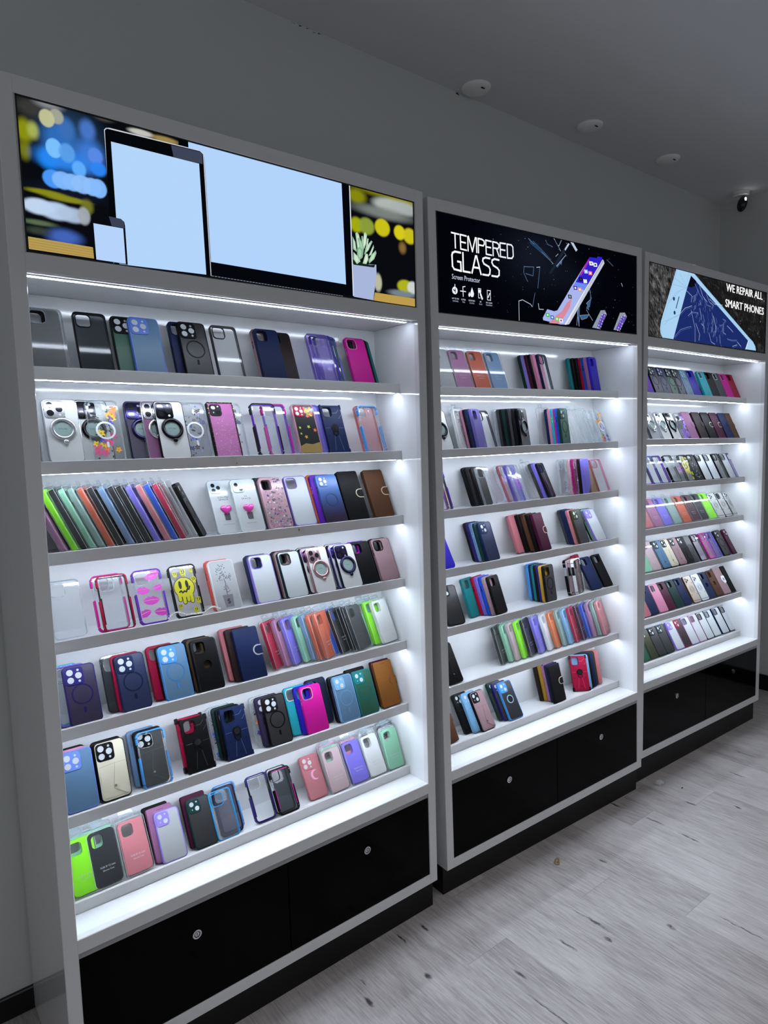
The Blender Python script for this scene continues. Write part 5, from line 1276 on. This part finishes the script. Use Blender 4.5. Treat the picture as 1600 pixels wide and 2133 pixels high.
R(2,4,'''so:violetblue:violetblue:n 111 118 0 30 0
cf:smoke:black 323 157.1 8 18.8 1
so:indigo:black:n 326 144.1 8 18.8 1
so:slate:blueice:n 332 131.5 8 18.8 1
so:darkgreen:darkgreen:n 338 118.8 8 18.8 1
fr:navy:navy:2 349 108 8 18.8 1
wa:rose:rose 564 147.5 14 17.9 2
wa:black:black 611 142.7 14 17.9 2
wa:brown:brown 634 132 14 17.9 2
wa:black:black 649 119.3 14 17.9 2
wa:maroon:cream 665 107 14 17.9 2
cf:smoke:graphite 892 157.9 8 18.6 3
so:navy:navy:n 895 144.9 8 18.6 3
so:navy:navy:n 898 131.9 8 18.6 3
so:rose:pink:n 901 118.9 8 18.6 3
fr:charcoal:olive:2 912 108 8 18.6 3
so:black:black:n 1038 137.9 0 30 4
so:mint:crimson:n 1032 123.4 0 30 4
fr:frost:lilac:2 1028 110 0 30 4''')
R(2,5,'''fr:black:black:2 152 128.5 -10 30 0
so:teal:teal 295 151.7 14 17.9 1
so:crimson:black:n 353 151.7 14 17.9 1
so:violet:violet:n 363 140.6 14 17.9 1
so:blue:black:n 373 129.4 14 17.9 1
so:rosegrey:rosegrey:n 383 118.3 14 17.9 1
so:black:black 396 108 14 17.9 1
so:skyblue:skyblue:n 675 180.9 10 8.3 2
so:navy:navy:n 680 168.8 10 8.3 2
so:teal:teal:n 680 155.9 10 8.3 2
so:black:black:n 680 143 10 8.3 2
so:indigo:navy:n 684 130.8 10 8.3 2
so:gold:gold:n 684 117.8 10 8.3 2
fr:charcoal:black:hm 690 107 10 8.3 2
so:crimson:crimson 967 169.6 16 9.9 3
bu:black:black 861 125.9 16 9.9 3
bu:rosegrey:black 876 116.7 16 9.9 3
bu:white:black 892 108 16 9.9 3
so:navy:navy:l 1008 120 0 30 4
so:black:black 1107 125 0 30 5''')
R(2,6,'''po:black:black:0 136 118 0 30 0
bx:black 452 139.1 22 16.6 1
bx:mint 500 139.1 22 16.6 1
bx:clearpink 532 133.7 22 16.6 1
bx:lime 574 132.8 22 16.6 1
bx:black 613 130.2 22 16.6 1
bx:violet 676 130.2 22 16.6 1
bx:white 732 130.2 22 16.6 1
bx:orange 782 130.2 22 16.6 1
bx:sage 831 130.2 22 16.6 1
bx:blueice 871 128.4 22 16.6 1
bx:crimson 913 127.2 22 16.6 1
bx:maroon 960 127.2 22 16.6 1
bx:blue 1005 127.2 22 16.6 1
bx:mauve 1036 121.6 22 16.6 1
bx:sage 1068 116.3 22 16.6 1
bx:rose 1092 108 22 16.6 1''')
R(2,7,'''wa:brown:brown 103 120 0 30 0
po:black:black:2 235 137.3 5 27.8 1
po:blueice:blueice:2 268 122.6 5 27.8 1
po:rosegrey:black:2 300 108 5 27.8 1
fr:charcoal:darkgreen:2 426 141.4 0 29.6 2
fr:charcoal:indigo:2 441 126.7 0 29.6 2
fr:charcoal:skyblue:2r 459 112 0 29.6 2
wa:espresso:rose 716 168 6 13.8 3
wa:gold:rose 730 153.8 6 13.8 3
wa:mauve:rose 738 138.9 6 13.8 3
wa:navy:navy 738 123.1 6 13.8 3
wa:black:cream 734 107 6 13.8 3
so:rose:black:n 1017 164.4 -32 24.3 4
so:olive:black:n 990 164.4 -32 24.3 4
so:navy:navy:n 971 159.9 -32 24.3 4
so:black:black:n 950 156.8 -32 24.3 4
so:blueice:blueice:n 928 154.1 -32 24.3 4
ar:crimson:crimson 908 149.3 -32 24.3 4''')
R(3,1,'''so:purple:purple:n 221 125 0 23 0
fr:greyplum:black:3m 312 125 0 23 1
fr:navy:navy:3m 387 125 0 23 2
fr:green:black:3m 463 125 0 23 3
fr:greyplum:black:3m 521 125 0 23 4
fr:steel:blueice:3m 602 125 0 23 5
so:violetblue:violetblue 670 125 0 23 6
so:cyan:white 782 125 0 23 7
so:black:black 857 125 0 23 8
so:slategrey:white 939 125 0 23 9
so:magenta:pink 1018 125 0 23 10
so:crimson:crimson 1094 125 0 23 11''')
R(3,2,'''cf:clear:black 204 125 0 25 0
ri:silverglitter:silver 287 125 0 25 1
ri:pearl:silver 385 125 0 25 2
ri:pearl:black 477 125 0 25 3
fl:violetfloral:clear 573 125 0 25 4
wa:mauve:mauve 646 125 0 25 5
wa:espresso:espresso 747 125 0 25 6
wa:black:cream 839 125 0 25 7
wa:maroon:cream 932 125 0 25 8
wa:navy:navy 1027 125 0 25 9
wa:brown:brown 1109 125 0 25 10''')
R(3,3,'''bu:purple:black 226 125 0 27 0
bu:blue:blue 305 125 0 27 1
bu:indigo:purple 380 125 0 27 2
bu:black:black 485 125 0 27 3
mo:clear:purple 560 125 0 27 4
sm:black:yellow 628 125 0 27 5
st:black:silver 707 125 0 27 6
cf:frost:black 796 125 0 27 7
cf:frost:navy 882 125 0 27 8
cf:clear:black 974 125 0 27 9
cf:frost:graphite 1062 125 0 27 10
cf:lavfrost:indigo 1134 125 0 27 11''')
R(3,4,'''bx:rose 231 125 0 30 0
bx:mauve 322 125 0 30 1
bx:violet 411 125 0 30 2
bx:sage 500 125 0 30 3
bx:rust 593 125 0 30 4
bx:maroon 684 125 0 30 5
bx:navyblack 772 125 0 30 6
bx:lime 858 125 0 30 7
md:pearl:silver 947 125 0 30 8
md:pearl:black 1030 125 0 30 9
md:pearl:silver 1120 125 0 30 10''')
R(3,5,'''bx:mint 228 125 0 30 0
bx:clearpink 308 125 0 30 1
po:steel:black:2 399 125 0 30 2
po:cream:black:2 473 125 0 30 3
po:rosegrey:black:2 554 125 0 30 4
po:black:black:2 629 125 0 30 5
fr:charcoal:graphite:m 685 125 0 30 6
cf:clear:black 774 125 0 30 7
cf:pinkclear:magenta 865 125 0 30 8
cf:lavclear:violet 928 125 0 30 9
fr:charcoal:black:2m 1024 125 0 30 10
fr:maroon:maroon:2m 1123 125 0 30 11''')
R(3,6,'''so:rose:rose 220 125 0 30 0
so:navy:navy:l 294 125 0 30 1
so:pink:silver 379 125 0 30 2
so:maroon:black 453 125 0 30 3
so:darkgreen:black 535 125 0 30 4
so:navy:navy:l 613 125 0 30 5
md:beige:brown 708 125 0 30 6
md:white:slate 790 125 0 30 7
so:navy:navy:hl 867 125 0 30 8
so:brown:brown:hl 951 125 0 30 9
wa:rosegrey:white 1032 125 0 30 10
wa:black:white 1121 125 0 30 11''')
R(3,7,'''fr:green:green:2 234 125 0 30 0
fr:olive:olive:2 294 125 0 30 1
fr:charcoal:black:2 372 125 0 30 2
fr:charcoal:darkgreen:2 448 125 0 30 3
fr:frost:lilac:2 545 125 0 30 4
fr:espresso:crimson:2 616 125 0 30 5
cf:frost:lilac 694 125 0 30 6
cf:frost:pink 776 125 0 30 7
cf:frost:black 856 125 0 30 8
cf:frost:darkgreen 935 125 0 30 9
cf:frost:navy 1026 125 0 30 10
cf:frost:black 1110 125 0 30 11''')
